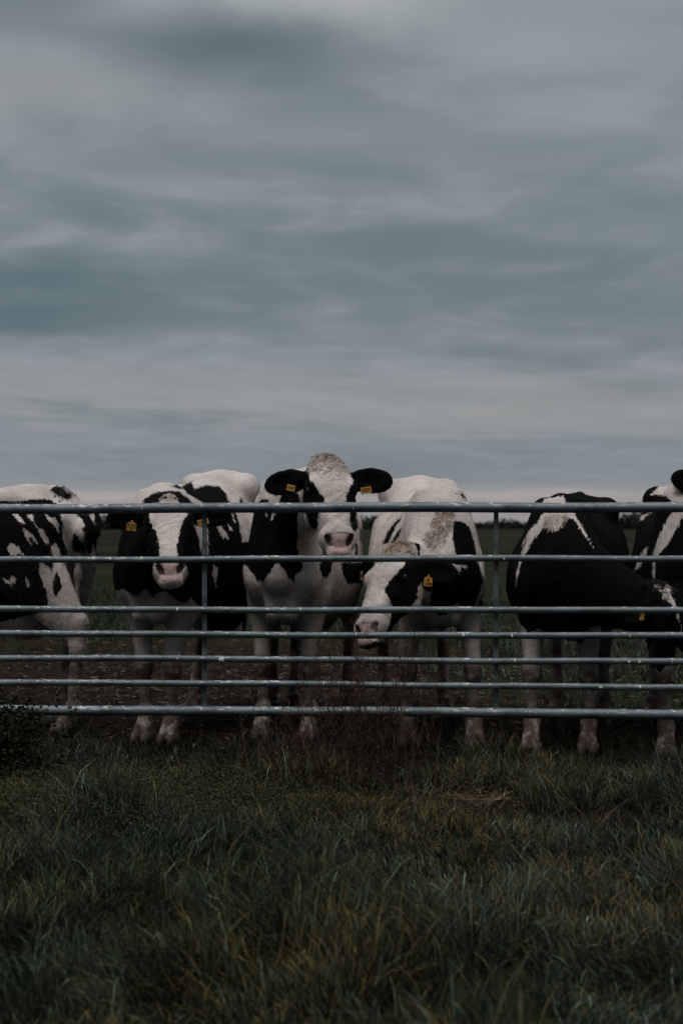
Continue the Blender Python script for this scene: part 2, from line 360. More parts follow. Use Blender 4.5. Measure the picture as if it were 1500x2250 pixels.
class Cow:
    def __init__(s, name, feet, poll, muz, nh, base, ears=None, seed=0, neck_up=0.0, ts=1.0, lf=1.48, hip=1.0, belly=1.0, tail=True, headfac=1.0, withers=None):
        s.seed = seed
        FR, FL, HR, HL = [gx(*f) for f in feet]
        front = (FR + FL) / 2; hind = (HR + HL) / 2
        th = math.atan2(*(front - hind)[[1, 0]]); s.th = th
        s.loc = front; c_, s_ = math.cos(th), math.sin(th)
        s.R = np.array([[c_, -s_, 0], [s_, c_, 0], [0, 0, 1]])   # columns = local axes in world
        s.loc = np.array([front[0], front[1], 0.0])
        s.len_sc = np.linalg.norm(front - hind) / lf
        s.feet = [s.wl(f) for f in (FR, FL, HR, HL)]
        s.poll = s.wl(poll); s.muz = s.wl(muz)
        a = s.muz - s.poll; s.hs = np.linalg.norm(a) / 0.515 ; s.a = nrm(a)
        n = s.R.T @ np.asarray(nh, float); s.n = nrm(n - s.a * np.dot(n, s.a))
        s.l = np.cross(s.n, s.a)         # lateral
        # make l point to the cow's left
        s.HR_ = np.stack([s.a, s.l, s.n], 1)
        s.ts = ts; s.hip = hip; s.belly = belly; s.neck_up = neck_up; s.tail = tail
        s.ears = ears or [None, None]
        s.base = base
    def wl(s, p): return s.R.T @ (np.asarray(p, float) - s.loc)
    def lw(s, P): return P @ s.R.T + s.loc
    def hp(s, h, l, n): return s.poll + (s.a * h + s.l * l + s.n * n) * s.hs
    def hloc(s, P): return ((P - s.poll.astype(F32)) @ s.HR_.astype(F32)) / F32(s.hs)
    def field(s, P, parts=False):
        P = P.astype(F32)
        # --- torso (ts stretches the part above the elbow)
        P0_ = P; P = P.copy(); P[:, 2] = np.where(P[:, 2] > .7, .7 + (P[:, 2] - .7) / s.ts, P[:, 2])
        g, (top, bot, hw) = s.TT
        xs = P[:, 0] / s.len_sc; xc = np.clip(xs, g[0], g[-1])
        top = np.interp(xc, g, top).astype(F32); bot = np.interp(xc, g, bot).astype(F32); hw = np.interp(xc, g, hw).astype(F32)
        cz = (top + bot) / 2; b = (top - bot) / 2
        zr = (P[:, 2] - cz) / b
        w_ = hw * (1 - 0.20 * np.clip(zr, -1, 1.2) - 0.16 * np.clip(zr, 0, 1.2) ** 2)
        e = 2.25
        q = (np.abs(P[:, 1] / w_) ** e + np.abs(zr) ** e + ((xs - xc) / 0.10) ** 2) ** (1 / e)
        body = (q - 1) * np.minimum(hw, b) * 0.9
        L = s.len_sc
        for sg in (-1, 1):
            body = smin(body, ell(P, (-1.17 * L, sg * .205, 1.40 * s.hip), (.10, .05, .06)), .11)      # hook bone
            body = smin(body, ell(P, (-1.60 * L, sg * .13, 1.30 * s.hip), (.08, .06, .07)), .08)        # pin bone
            body = smin(body, seg(P, (-.10, sg * .11, 1.38), (.08, sg * .165, .98), (.045, .13), (.065, .12), (1, 0, 0)), .055)   # scapula
            body = smin(body, ell(P, (.12, sg * .150, .93), (.08, .065, .10)), .05)                        # shoulder point
            body = smin(body, seg(P, (-1.25 * L, sg * .19, 1.20), (-1.22 * L, sg * .22, .88), (.10, .22), (.09, .15), (1, 0, 0)), .10)
            body = smin(body, seg(P, (-1.48 * L, sg * .15, 1.22), (-1.44 * L, sg * .17, .85), (.11, .12), (.09, .10), (1, 0, 0)), .09)
            # hollow in front of the hip
            body = smax(body, -ell(P, (-.95 * L, sg * .36, 1.37), (.13, .09, .08)), .10)
        body = smin(body, seg(P, (-1.17 * L, -.17, 1.42 * s.hip), (-1.17 * L, .17, 1.42 * s.hip), (.09, .05), (.09, .05)), .10)
        body = smin(body, seg(P, (-.02, 0, 1.44 * 1), (-.6 * L, 0, 1.425), .028, .024), .08)
        body = smin(body, seg(P, (-.6 * L, 0, 1.425), (-1.5 * L, 0, 1.475 * s.hip), .024, .03), .08)
        for sg in (-1, 1): body = smin(body, seg(P, (.19, sg * .035, 1.02), (.15, sg * .045, .74), (.055, .07), (.05, .08), (1, 0, 0)), .035)   # brisket folds
        body = smin(body, ell(P, (-1.18 * L, 0, .66), (.20, .15, .13)), .06)                              # udder
        P = P0_
        # --- neck
        p0 = np.array([-.06, 0, .7 + .44 * s.ts]); p3 = s.hp(.10, 0, -.125)
        into = nrm(0.55 * s.n + nrm(p3 - p0)); p2 = p3 - into * .22; p1 = p0 + np.array([.28, 0, .05 + s.neck_up])
        ts = np.linspace(0, 1, 11); C = [((1 - t) ** 3) * p0 + 3 * (1 - t) ** 2 * t * p1 + 3 * (1 - t) * t * t * p2 + t ** 3 * p3 for t in ts]
        ez = (1 - ts) ** 1.3
        la = .085 + .095 * ez; ve = .115 + .175 * ez
        neck = None
        for i in range(10):
            up = (1 - ts[i]) * np.array([0, 0, 1.]) + ts[i] * (-s.a * .8 - s.n * .3)
            d = seg(P, C[i], C[i + 1], (la[i], ve[i]), (la[i + 1], ve[i + 1]), up)
            neck = d if neck is None else smin(neck, d, .03)
        # dewlap
        body = smin(body, neck, .09)
        # --- legs
        legs = None
        def add(d, k=.045):
            nonlocal legs
            legs = d if legs is None else smin(legs, d, k)
        for i, sg in ((0, -1), (1, 1)):
            f = s.feet[i]; kx, ky = f[0] - .0, f[1]
            el_ = np.array([-.06, sg * .155, .82]); kn = np.array([kx * .9 + .01, ky + (el_[1] - ky) * .12, .43])
            add(seg(P, (.04, sg * .140, .98), el_, (.068, .13), (.070, .115), (1, 0, 0)))
            add(seg(P, el_, kn + (0, 0, .06), (.080, .095), (.047, .052), (1, 0, 0)))
            add(ell(P, kn, (.055, .054, .075)), .03)
            fe = np.array([f[0] - .015, ky, .155])
            add(seg(P, kn - (0, 0, .04), fe + (0, 0, .04), (.036, .041), (.030, .036), (1, 0, 0)), .03)
            add(ell(P, fe, (.046, .046, .045)), .03)
            add(seg(P, fe, (f[0] + .035, ky, .07), (.040, .040), (.050, .055), (1, 0, 0)), .03)
            for q_ in (-1, 1): add(seg(P, (f[0] + .035, ky + q_ * .024, .06), (f[0] + .055, ky + q_ * .030, .01), (.026, .05), (.031, .06), (1, 0, 0)), .012)
        for i, sg in ((2, -1), (3, 1)):
            f = s.feet[i]; st = np.array([-1.10 * L, sg * .20, .86]); hk = np.array([f[0] - .07, f[1] + (st[1] - f[1]) * .25, .52])
            gs = np.array([f[0] * .35 - 1.25 * L * .65, sg * .185, .90])
            add(seg(P, gs, hk + (.02, 0, .08), (.095, .19), (.045, .072), (1, 0, 0)))
            add(seg(P, (-1.50 * L, sg * .155, 1.02), hk + (-.01, 0, .14), (.075, .13), (.030, .048), (1, 0, 0)), .08)
            add(seg(P, hk + (-.035, 0, .05), hk + (-.03, 0, .16), .022, .016), .05)
            add(ell(P, hk, (.052, .043, .065)), .03)
            fe = np.array([f[0] - .02, f[1], .15])
            add(seg(P, hk, fe + (0, 0, .03), (.037, .047), (.033, .040), (1, 0, 0)), .03)
            add(ell(P, fe, (.047, .045, .045)), .03)
            add(seg(P, fe, (f[0] + .03, f[1], .06), (.038, .04), (.048, .055), (1, 0, 0)), .03)
            for q_ in (-1, 1): add(seg(P, (f[0] + .03, f[1] + q_ * .024, .06), (f[0] + .05, f[1] + q_ * .028, .01), (.025, .05), (.030, .058), (1, 0, 0)), .012)
        if s.tail:
            tl = [(-1.58 * L, 0, 1.42 * s.hip), (-1.675 * L, 0, 1.35 * s.hip), (-1.68 * L, .01, 1.2), (-1.66 * L, .02, .95), (-1.65 * L, .02, .75)]
            for i in range(4): add(seg(P, tl[i], tl[i + 1], [.04, .028, .02, .015][i], [.028, .02, .015, .016][i]), .05)
            add(ell(P, (-1.65 * L, .02, .62), (.024, .024, .14)), .03)
        # --- head
        Hq = s.hloc(P); h, l, n = Hq[:, 0], Hq[:, 1], Hq[:, 2]
        g2, (A, Fr, Bk) = s.HT
        hc = np.clip(h, g2[0], g2[-1]); A = np.interp(hc, g2, A).astype(F32); Fr = np.interp(hc, g2, Fr).astype(F32); Bk = np.interp(hc, g2, Bk).astype(F32)
        cn = (Fr + Bk) / 2; bn = (Fr - Bk) / 2; nr = (n - cn) / bn
        # narrower towards the jaw, flat forehead
        wA = A * (1 - .22 * np.clip(-nr, 0, 1.2))
        q = (np.abs(l / wA) ** 2.7 + np.abs(nr) ** 2.7 + np.abs((h - hc) / .035) ** 2.7) ** (1 / 2.7)
        head = (q - 1) * np.minimum(A, bn) * .85
        for sg in (-1, 1):
            head = smin(head, ell(Hq, (.165, sg * .098, .002), (.045, .028, .026)), .03)          # brow
            head = smin(head, ell(Hq, (.21, sg * .078, -.125), (.085, .036, .085)), .04)           # cheek
            head = smax(head, -ell(Hq, (.182, sg * .128, -.020), (.028, .022, .018)), .014)        # eye socket
            head = smin(head, ell(Hq, (.462, sg * .054, -.030), (.042, .032, .040)), .022)          # nostril wing
            head = smin(head, seg(Hq, (.24, sg * .072, -.03), (.37, sg * .045, -.005), .016, .012), .04)
            R_ = axes((.75, -sg * .45, 0.2), (0, 0, 1))
            head = smax(head, -ell(Hq, (.498, sg * .048, .002), (.030, .014, .036), R_), .007)      # nostril
            head = smax(head, -seg(Hq, (.505, sg * .030, -.078), (.40, sg * .085, -.093), .005, .006), .010)   # mouth line
        head = smin(head, ell(Hq, (.47, 0, -.108), (.045, .045, .026)), .03)                       # chin
        head = smin(head, ell(Hq, (-.005, 0, -.02), (.04, .055, .04)), .03)                        # poll
        head *= F32(s.hs)
        # --- ears
        ears = None
        for k, sg in ((0, -1), (1, 1)):
            c0, d_, fn = s.ear_frame(k)
            Re = axes(d_, fn)   # cols: along, width, normal
            Q = ((P - c0.astype(F32)) @ Re.astype(F32)) / F32(s.hs)
            e1 = ell(Q, (.125, .0, 0), (.108, .062, .026))
            e1 = smax(e1, -ell(Q, (.118, .0, .024), (.088, .042, .020)), .012)
            e1 = smin(e1, seg(Q, (-.02, 0, -.005), (.055, 0, -.003), .034, .027), .03)
            e1 *= F32(s.hs)
            ears = e1 if ears is None else np.minimum(ears, e1)
        if parts: return body, legs, head, ears
        d = smin(body, legs, .06)
        d = smin(d, head, .04)
        d = smin(d, ears, .018)
        return d
    def ear_frame(s, k):
        sg = (-1, 1)[k]
        c0 = s.hp(.055, sg * .085, -.07)
        ov = s.ears[k]
        if ov is not None:
            tip = s.wl(ov[0]); d_ = nrm(tip - c0); fn = s.R.T @ np.asarray(ov[1], float)
        else:
            d_ = nrm(s.l * sg * 1.0 + s.a * .10 - s.n * .12); fn = s.n * 1.0 + s.a * .25
        return c0, d_, fn
    def mesh(s, vox=0.0085):
        T_T = [t * (1 + (s.hip - 1) * np.clip(-x / 1.0, 0, 1)) for t, x in zip(T_TOP, TX)]
        T_B = [t for t in T_BOT]
        T_W = [t * (1 + (s.belly - 1) * (0.3 < -x < 1.25)) for t, x in zip(T_HW, TX)]
        s.TT = smooth_table(TX, [T_T, T_B, T_W]); s.HT = smooth_table(HH, [H_A, H_F, H_B])
        pts = np.stack(s.feet + [s.poll, s.muz, s.hp(.05, .33, -.1), s.hp(.05, -.33, -.1), s.hp(.5, .1, .1), s.hp(.5, -.1, .1), s.hp(-.1, 0, .05), s.hp(.3, 0, -.3), s.hp(.3, 0, .1)])
        if s.ears[0] is not None: pts = np.vstack([pts, s.wl(s.ears[0][0])])
        if s.ears[1] is not None: pts = np.vstack([pts, s.wl(s.ears[1][0])])
        lo = np.minimum(pts.min(0), (-1.85 * s.len_sc, -.48, 0)) - .06; hi = np.maximum(pts.max(0), (.35, .48, 1.6)) + .08
        lo[2] = -.04
        K = 5; nc = np.ceil((hi - lo) / (vox * K)).astype(int) + 1
        cg = [lo[i] + np.arange(nc[i]) * vox * K for i in range(3)]
        CP = np.stack(np.meshgrid(*cg, indexing='ij'), -1).reshape(-1, 3)
        cd = s.field(CP).reshape(nc)
        act = np.abs(cd) < vox * K * 1.7
        # fine grid
        nf = (nc - 1) * K + 1
        up = np.repeat(np.repeat(np.repeat(cd, K, 0), K, 1), K, 2)
        hk = K // 2
        ii = [np.minimum((np.arange(nf[i]) + hk) // K, nc[i] - 1) for i in range(3)]
        Fd = cd[np.ix_(*ii)].astype(F32); Am = act[np.ix_(*ii)]
        del up
        id_ = np.argwhere(Am)
        pos = lo + id_ * vox
        outv = np.empty(len(pos), F32)
        for st in range(0, len(pos), 400000): outv[st:st + 400000] = s.field(pos[st:st + 400000])
        Fd[Am] = outv
        ins = Fd < 0
        # surface nets
        c8 = [(i, j, k) for i in (0, 1) for j in (0, 1) for k in (0, 1)]
        sl = lambda o: tuple(slice(o[i], o[i] + nf[i] - 1) for i in range(3))
        cnt = sum(ins[sl(o)].astype(np.int8) for o in c8)
        cells = np.argwhere((cnt > 0) & (cnt < 8))
        vid = np.full(nf - 1, -1, np.int32); vid[tuple(cells.T)] = np.arange(len(cells))
        acc = np.zeros((len(cells), 3)); num = np.zeros(len(cells))
        for a_ in c8:
            for ax in range(3):
                if a_[ax] == 1: continue
                b_ = list(a_); b_[ax] = 1
                va = Fd[tuple((cells + a_).T)]; vb = Fd[tuple((cells + b_).T)]
                m = (va < 0) != (vb < 0); t = np.where(m, va / (va - vb + 1e-12), 0)
                p = np.tile(np.array(a_, float), (len(cells), 1)); p[:, ax] += t
                acc += p * m[:, None]; num += m
        V = lo + (cells + acc / num[:, None]) * vox
        quads = []
        for ax in range(3):
            o = [0, 0, 0]; o[ax] = 1
            A_ = ins[tuple(slice(0, nf[i] - o[i]) for i in range(3))]; B_ = ins[tuple(slice(o[i], nf[i]) for i in range(3))]
            E_ = np.argwhere(A_ != B_); fl = A_[tuple(E_.T)]
            u, v = [(1, 2), (2, 0), (0, 1)][ax]
            ok = (E_[:, u] > 0) & (E_[:, v] > 0) & (E_[:, u] < nf[u] - 1) & (E_[:, v] < nf[v] - 1); E_ = E_[ok]; fl = fl[ok]
            def sh(du, dv):
                q = E_.copy(); q[:, u] -= du; q[:, v] -= dv; return vid[tuple(q.T)]
            q4 = np.stack([sh(1, 1), sh(0, 1), sh(0, 0), sh(1, 0)], 1)
            q4[~fl] = q4[~fl][:, ::-1]
            quads.append(q4)
        Q = np.concatenate(quads); Q = Q[(Q >= 0).all(1)]
        # two light smoothing passes
        for _ in range(2):
            ac = np.zeros_like(V); nn = np.zeros(len(V))
            for i in range(4):
                a_, b_ = Q[:, i], Q[:, (i + 1) % 4]
                for dim in range(3): ac[:, dim] += np.bincount(a_, V[b_, dim], len(V)) + np.bincount(b_, V[a_, dim], len(V))
                nn += np.bincount(a_, minlength=len(V)) + np.bincount(b_, minlength=len(V))
            V = V * .5 + ac / np.maximum(nn, 1)[:, None] * .5
        Nn = vert_normals(V, Q)
        wr = lambda sc, sd, a=1., b=1.: vnoise(V[:, 0] * a + V[:, 1] * 1.7 + s.seed * 9, V[:, 2] * b + V[:, 1] * .6, sc, sd) - .5
        hq = s.hloc(V); hm = ((np.abs(hq[:, 1]) < .16) & (hq[:, 0] > -.08) & (hq[:, 0] < .44) & (hq[:, 2] > -.25) & (hq[:, 2] < .12)).astype(float)
        legm = (V[:, 2] < .7).astype(float)
        dsp = .009 * wr(5, 60) + .007 * wr(11, 61, 1, .5) * (1 - .5 * legm) + .0035 * wr(30, 62, 1.4, .5)
        dsp += hm * (.0045 * wr(38, 63, 2.2, 1.0) + .003 * wr(70, 64, 1, 1.6))
        ribs = np.clip(1 - np.abs(V[:, 0] / s.len_sc + .62) / .35, 0, 1) * np.clip(1 - np.abs(V[:, 2] - 1.02) / .3, 0, 1)
        dsp += ribs * .006 * np.sin(V[:, 0] * 62 + V[:, 2] * 14)
        V = V + Nn * (dsp * np.where(V[:, 2] < .08, .3, 1))[:, None]
        s.V = V; s.Q = Q
        return V, Q

def poly_sd(px, py, poly):
    """signed distance in pixels of the patch outline, positive inside"""
    poly = np.asarray(poly, float); n = len(poly)
    d = np.full(len(px), 1e9); inside = np.zeros(len(px), bool)
    for i in range(n):
        x0, y0 = poly[i]; x1, y1 = poly[(i + 1) % n]; ex, ey = x1 - x0, y1 - y0
        wx, wy = px - x0, py - y0; t = np.clip((wx * ex + wy * ey) / (ex * ex + ey * ey + 1e-9), 0, 1)
        d = np.minimum(d, (wx - ex * t) ** 2 + (wy - ey * t) ** 2)
        cnd = ((y0 > py) != (y1 > py)) & (px < (x1 - x0) * (py - y0) / (y1 - y0 + 1e-12) + x0)
        inside ^= cnd
    d = np.sqrt(d); return np.where(inside, d, -d)

def vert_normals(V, Q):
    n = np.cross(V[Q[:, 2]] - V[Q[:, 0]], V[Q[:, 3]] - V[Q[:, 1]]); N_ = np.zeros_like(V)
    for i in range(4):
        for d in range(3): N_[:, d] += np.bincount(Q[:, i], n[:, d], len(V))
    return N_ / (np.linalg.norm(N_, axis=1, keepdims=True) + 1e-12)

def ribbons(P0, D, L, W_, curl, cols, segs=3, seed=1, grav=0.0, cp=1.0):
    """many thin tapered hairs or blades as one mesh"""
    r = np.random.default_rng(seed); n = len(P0)
    D = D / (np.linalg.norm(D, axis=1, keepdims=True) + 1e-9)
    side = np.cross(D, r.normal(size=(n, 3))); side /= np.linalg.norm(side, axis=1, keepdims=True) + 1e-9
    vs = []; p = P0.copy(); d = D.copy(); cc = []
    for k in range(segs + 1):
        t = k / segs; w = W_ * (1 - t) ** .7
        if k < segs:
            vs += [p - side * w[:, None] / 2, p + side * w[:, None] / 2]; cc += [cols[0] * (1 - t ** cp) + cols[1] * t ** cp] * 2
        else: vs.append(p); cc.append(cols[1])
        p = p + d * (L / segs)[:, None]
        d = d + curl / segs; d[:, 2] -= grav * t; d /= np.linalg.norm(d, axis=1, keepdims=True)
    V = np.stack(vs, 1); C = np.stack(cc, 1); m = V.shape[1]
    base = (np.arange(n) * m)[:, None]
    Q = np.concatenate([base + np.array([2 * k, 2 * k + 1, 2 * k + 3, 2 * k + 2])[None] for k in range(segs - 1)]) if segs > 1 else None
    T = base + np.array([2 * segs - 2, 2 * segs - 1, 2 * segs])[None]
    return V.reshape(-1, 3), Q, T, C.reshape(-1, 3)

def text_mesh(txt, size, ext=0.0006):
    cu = bpy.data.curves.new('t', 'FONT'); cu.body = txt; cu.size = size; cu.extrude = ext; cu.align_x = 'CENTER'; cu.align_y = 'CENTER'
    cu.offset = size * 0.018
    o = bpy.data.objects.new('t', cu); COL.objects.link(o)
    me = bpy.data.meshes.new_from_object(o.evaluated_get(bpy.context.evaluated_depsgraph_get()))
    bpy.data.objects.remove(o); bpy.data.curves.remove(cu); return me

def build_tag(root, cow, px, py, Yd, w, h, rot, yaw, lines, shape='tag'):
    """plastic ear tag: plate with a neck at its top and a round stud, printed characters as sub-parts"""
    out = [(-.5, -.5), (.5, -.5), (.5, .22), (.30, .38), (.12, .42), (.10, .62), (-.10, .62), (-.12, .42), (-.30, .38), (-.5, .22)]
    if shape == 'flat': out = [(-.5, -.5), (.5, -.5), (.5, .5), (-.5, .5)]
    n = len(out); t = .0025
    V = [(x * w, -t, y * h) for x, y in out] + [(x * w, 0, y * h) for x, y in out]
    me = bpy.data.meshes.new('ear_tag')
    faces = [tuple(range(n)), tuple(range(2 * n - 1, n - 1, -1))] + [(i, i + n, (i + 1) % n + n, (i + 1) % n) for i in range(n)]
    me.from_pydata(V, [], faces); me.update()
    o = obj('ear_tag', me, M_TAG, root)
    p = cow.wl(at(px, py, Yd)); o.location = p
    o.rotation_mode = 'XYZ'
    Rw = Matrix.Rotation(-cow.th, 4, 'Z') @ Matrix.Rotation(math.radians(yaw), 4, 'Z') @ Matrix.Rotation(math.radians(rot), 4, 'Y')
    o.rotation_euler = Rw.to_euler()
    for (tx, sz, oy) in lines:
        tm = text_mesh(tx, sz * h); to = obj('tag_number', tm, M_INK, o)
        to.rotation_euler = (PI / 2, 0, 0); to.location = (0, -t - .0008, oy * h)
    return o

def uv_ball(r, seg_=20, ring=12, sx=1, sy=1, sz=1):
    V = []; F = []
    for i in range(ring + 1):
        ph = PI * i / ring
        for j in range(seg_):
            a = 2 * PI * j / seg_; V.append((r * sx * math.sin(ph) * math.cos(a), r * sy * math.sin(ph) * math.sin(a), r * sz * math.cos(ph)))
    for i in range(ring):
        for j in range(seg_):
            F.append((i * seg_ + j, i * seg_ + (j + 1) % seg_, (i + 1) * seg_ + (j + 1) % seg_, (i + 1) * seg_ + j))
    me = bpy.data.meshes.new('eye'); me.from_pydata(V, [], F); me.update()
    me.polygons.foreach_set('use_smooth', [True] * len(F)); return me

def build_cow(cfg):
    cow = Cow('cow', **{k: cfg[k] for k in cfg if k in ('feet', 'poll', 'muz', 'nh', 'base', 'ears', 'seed', 'neck_up', 'ts', 'lf', 'hip', 'belly', 'tail')})
    V, Q = cow.mesh(cfg.get('vox', .0085))
    Wd = cow.lw(V); px = Wd[:, 0] / Wd[:, 1] * FPX + 750; py = HOR - (Wd[:, 2] - CAM_H) / Wd[:, 1] * FPX
    b, lg, hd, er = [], [], [], []
    for st in range(0, len(V), 300000):
        r = cow.field(V[st:st + 300000], True); b.append(r[0]); lg.append(r[1]); hd.append(r[2]); er.append(r[3])
    b, lg, hd, er = map(np.concatenate, (b, lg, hd, er))
    is_head = (hd < b - .004) & (hd < lg); is_ear = (er < hd) & (er < b); is_leg = (lg < b - .01) & ~is_head
    is_head &= ~is_ear
    def paint(base, blacks, whites):
        v = np.full(len(V), 30.0 if base == 'black' else -30.0)
        if base == 'black':
            for w in whites: v = np.minimum(v, -poly_sd(px, py, w))
            for k in blacks: v = np.maximum(v, poly_sd(px, py, k))
        else:
            for k in blacks: v = np.maximum(v, poly_sd(px, py, k))
            for w in whites: v = np.minimum(v, -poly_sd(px, py, w))
        return np.clip(v, -30, 30)
    body = paint(cfg['base'], cfg.get('black', []), cfg.get('white', []))
    head = paint(cfg.get('head_base', 'black'), cfg.get('hblack', []), cfg.get('hwhite', []))
    legz = cfg.get('leg_white_below', 0.9)
    legp = np.minimum(body, (V[:, 2] - legz - .16 * (vnoise(V[:, 0] * 2 + V[:, 1] * 3, V[:, 2] * .4, 6, 90) - .5)) * 300)
    patch = np.where(is_head, head, body)
    patch = np.where(is_leg | (V[:, 2] < legz - .1), np.where(is_head, patch, legp), patch)
    patch = np.where(is_ear, 30.0, patch)
    Hq = cow.hloc(V); h, l, n = Hq.T
    # bare nose: pad between and round the nostrils
    nose = np.clip(1 - (np.abs(l) / .066) ** 4, 0, 1) * np.clip((h + .30 * n - .474) / .010, 0, 1) * np.clip((n + .040) / .008, 0, 1)
    pink = np.where(is_head, np.clip(nose * 1.3, 0, 1), 0)
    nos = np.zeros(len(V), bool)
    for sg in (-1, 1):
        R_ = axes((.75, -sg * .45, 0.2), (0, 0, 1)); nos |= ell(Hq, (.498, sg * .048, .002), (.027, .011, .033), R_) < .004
    nos &= is_head; pink = np.where(nos, .22, pink); patch = np.where(nos, 30, patch)  # nostril hollows painted near-black, mainly for the shade inside them
    dirt = np.zeros(len(V))
    z = V[:, 2]
    dirt = np.where(is_leg | (z < .6), .50 + .22 * np.clip((.5 - z) / .2, 0, 1) + .55 * np.exp(-((z - .40) / .065) ** 2) + .50 * np.clip((.30 - z) / .2, 0, 1), .10 + .30 * np.clip((1.0 - z) / .4, 0, 1))
    dirt = np.where(is_head, .12 + .25 * np.clip((h - .36) / .1, 0, 1), dirt)
    tan = np.zeros(len(V))
    for (tx, ty, tr, ts_) in cfg.get('tan', []):
        tan = np.maximum(tan, ts_ * np.exp(-(((px - tx) / tr) ** 2 + ((py - ty) / tr) ** 2)))
    tan = np.where(is_head, np.maximum(tan, .9 * np.clip(1 - (h + .02) / .05, 0, 1)), tan)
    me = mesh_np('cow', V, Q=Q)
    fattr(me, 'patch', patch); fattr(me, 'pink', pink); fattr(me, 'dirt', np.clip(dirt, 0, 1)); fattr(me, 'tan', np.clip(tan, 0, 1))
    root = empty('cow', (cow.loc[0], cow.loc[1], 0), cow.th)
    tag(root, cfg['label'], 'cow', 'cows standing behind the gate')
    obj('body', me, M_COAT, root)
    # eyes
    for sg in (-1, 1):
        e = obj('eye', uv_ball(.020 * cow.hs), M_EYE, root); e.location = cow.hp(.182, sg * .103, -.018)
    # hooves: two claws on each foot
    for i, f in enumerate(cow.feet):
        Vh = []; Fh = []
        for q_ in (-1, 1):
            k0 = len(Vh); cyy = f[1] + q_ * .031
            ringp = [(-.045, .018), (-.045, -.018), (-.01, -.030), (.05, -.026), (.088, -.010), (.088, .010), (.05, .026), (-.01, .030)]
            for (zz, sc, off) in ((-.02, 1.0, .006), (.02, .98, .002), (.045, .90, -.006)):
                for (a_, b_) in ringp: Vh.append((f[0] + .045 + a_ * sc + off, cyy + b_ * sc, zz))
            for r_ in range(2):
                for j in range(8): Fh.append((k0 + r_ * 8 + j, k0 + r_ * 8 + (j + 1) % 8, k0 + (r_ + 1) * 8 + (j + 1) % 8, k0 + (r_ + 1) * 8 + j)[::-1])
            Fh.append(tuple(k0 + j for j in range(8))); Fh.append(tuple(k0 + 16 + j for j in range(7, -1, -1)))
        hm = bpy.data.meshes.new('hoof'); hm.from_pydata(Vh, [], Fh); hm.update(); hm.polygons.foreach_set('use_smooth', [True] * len(hm.polygons)); obj('hoof', hm, M_HOOF, root)
    # short coat hair standing off the outline, in the colour of the skin below
    r = np.random.default_rng(cfg.get('seed', 0) + 50)
    Nn = vert_normals(V, Q)
    view = Wd - np.array([0, 0, CAM_H]); view /= np.linalg.norm(view, axis=1, keepdims=True)
    Nw = Nn @ cow.R.T; facing = -(Nw * view).sum(1)
    inpx = (px > -60) & (px < 1560)
    cand = np.where(inpx & (z > .12) & (pink < .1) & (facing > -.45))[0]
    if cfg.get('fur', True) and len(cand):
        n_f = min(len(cand), cfg.get('nfur', 60000)); sel = r.choice(cand, n_f, replace=False)
        # lie of the hair: back along the body, down the legs, up the forehead
        lie = np.where(is_head[sel][:, None], (-cow.a * .2 + cow.a * .9)[None], np.array([[-.45, 0, -.9]]))
        out_ = Nn[sel]
        D = out_ * .30 + lie * .8 + r.normal(size=(n_f, 3)) * .15
        D -= 0
        Lh = np.where(is_head[sel], .013, .016) * r.uniform(.6, 1.4, n_f); Lh = np.where(is_ear[sel], .020 * r.uniform(.6, 1.5, n_f), Lh)
        wob = vnoise(V[sel, 0] * 1 + V[sel, 1] * 2, V[sel, 2], 40, 5) * 8 - 4 + r.normal(size=n_f) * 1.0
        isb = (patch[sel] + wob > 0)[:, None]
        wcol = np.array([.60, .535, .50])[None] * r.uniform(.82, 1.18, (n_f, 1)); wcol = wcol * (1 - tan[sel][:, None] * .6) + np.array([[.27, .19, .135]]) * tan[sel][:, None] * .6
        dd = dirt[sel][:, None] * .75; wcol = wcol * (1 - dd) + np.array([[.085, .065, .055]]) * dd
        col = np.where(isb, np.array([[.0045, .0045, .005]]) * r.uniform(.6, 1.6, (n_f, 1)), wcol)
        fv, fq, ft, fc = ribbons(V[sel] - out_ * .002, D, Lh, np.full(n_f, .0022), r.normal(size=(n_f, 3)) * .3, (col * .85, col), segs=2, seed=3)
        fm = mesh_np('coat_hair', fv, Q=fq, T=ft); cattr(fm, 'col', fc); obj('coat_hair', fm, M_HAIR, root)
    # forelock and other longer hair
    for (cen, rad, nn_, ln, spread, cl, crl, dr) in cfg.get('tufts', []):
        if isinstance(cen, tuple):
            k = np.where((np.hypot(px - cen[0], py - cen[1]) < 12) & (facing > .2) & ~is_head)[0]
            if not len(k): continue
            k = k[np.argsort(Wd[k, 1])[:60]]; cpt = V[k].mean(0)
        else: cpt = np.asarray(cen(cow)) if callable(cen) else cow.wl(cen)
        d2 = np.linalg.norm((V - cpt) / rad, axis=1); cd_ = np.where((d2 < 1) & ~is_ear)[0]
        if not len(cd_): continue
        sel = r.choice(cd_, nn_); dr_l = dr(cow) if callable(dr) else cow.R.T @ np.asarray(dr, float)
        J = r.normal(size=(nn_, 3)); Ns = Nn[sel]
        radial = V[sel] - cpt; radial /= np.linalg.norm(radial, axis=1, keepdims=True) + 1e-6
        # neighbouring hairs lie together in waves
        Pn = V[sel] * 1.0
        wv = np.stack([vnoise(Pn[:, 0] + Pn[:, 1] * 1.3, Pn[:, 2] + Pn[:, 1] * .7, 42, 70 + q) - .5 for q in range(3)], 1) * 2
        tang = dr_l[None] + radial * spread + wv * .8
        tang -= Ns * (tang * Ns).sum(1, keepdims=True)
        D = tang + Ns * .08 + J * .06
        Lh = ln * r.uniform(.6, 1.25, nn_) * (1.15 - .5 * d2[sel])
        shade = (.8 + .45 * vnoise(Pn[:, 0] + Pn[:, 1], Pn[:, 2] - Pn[:, 1], 95, 75))[:, None]
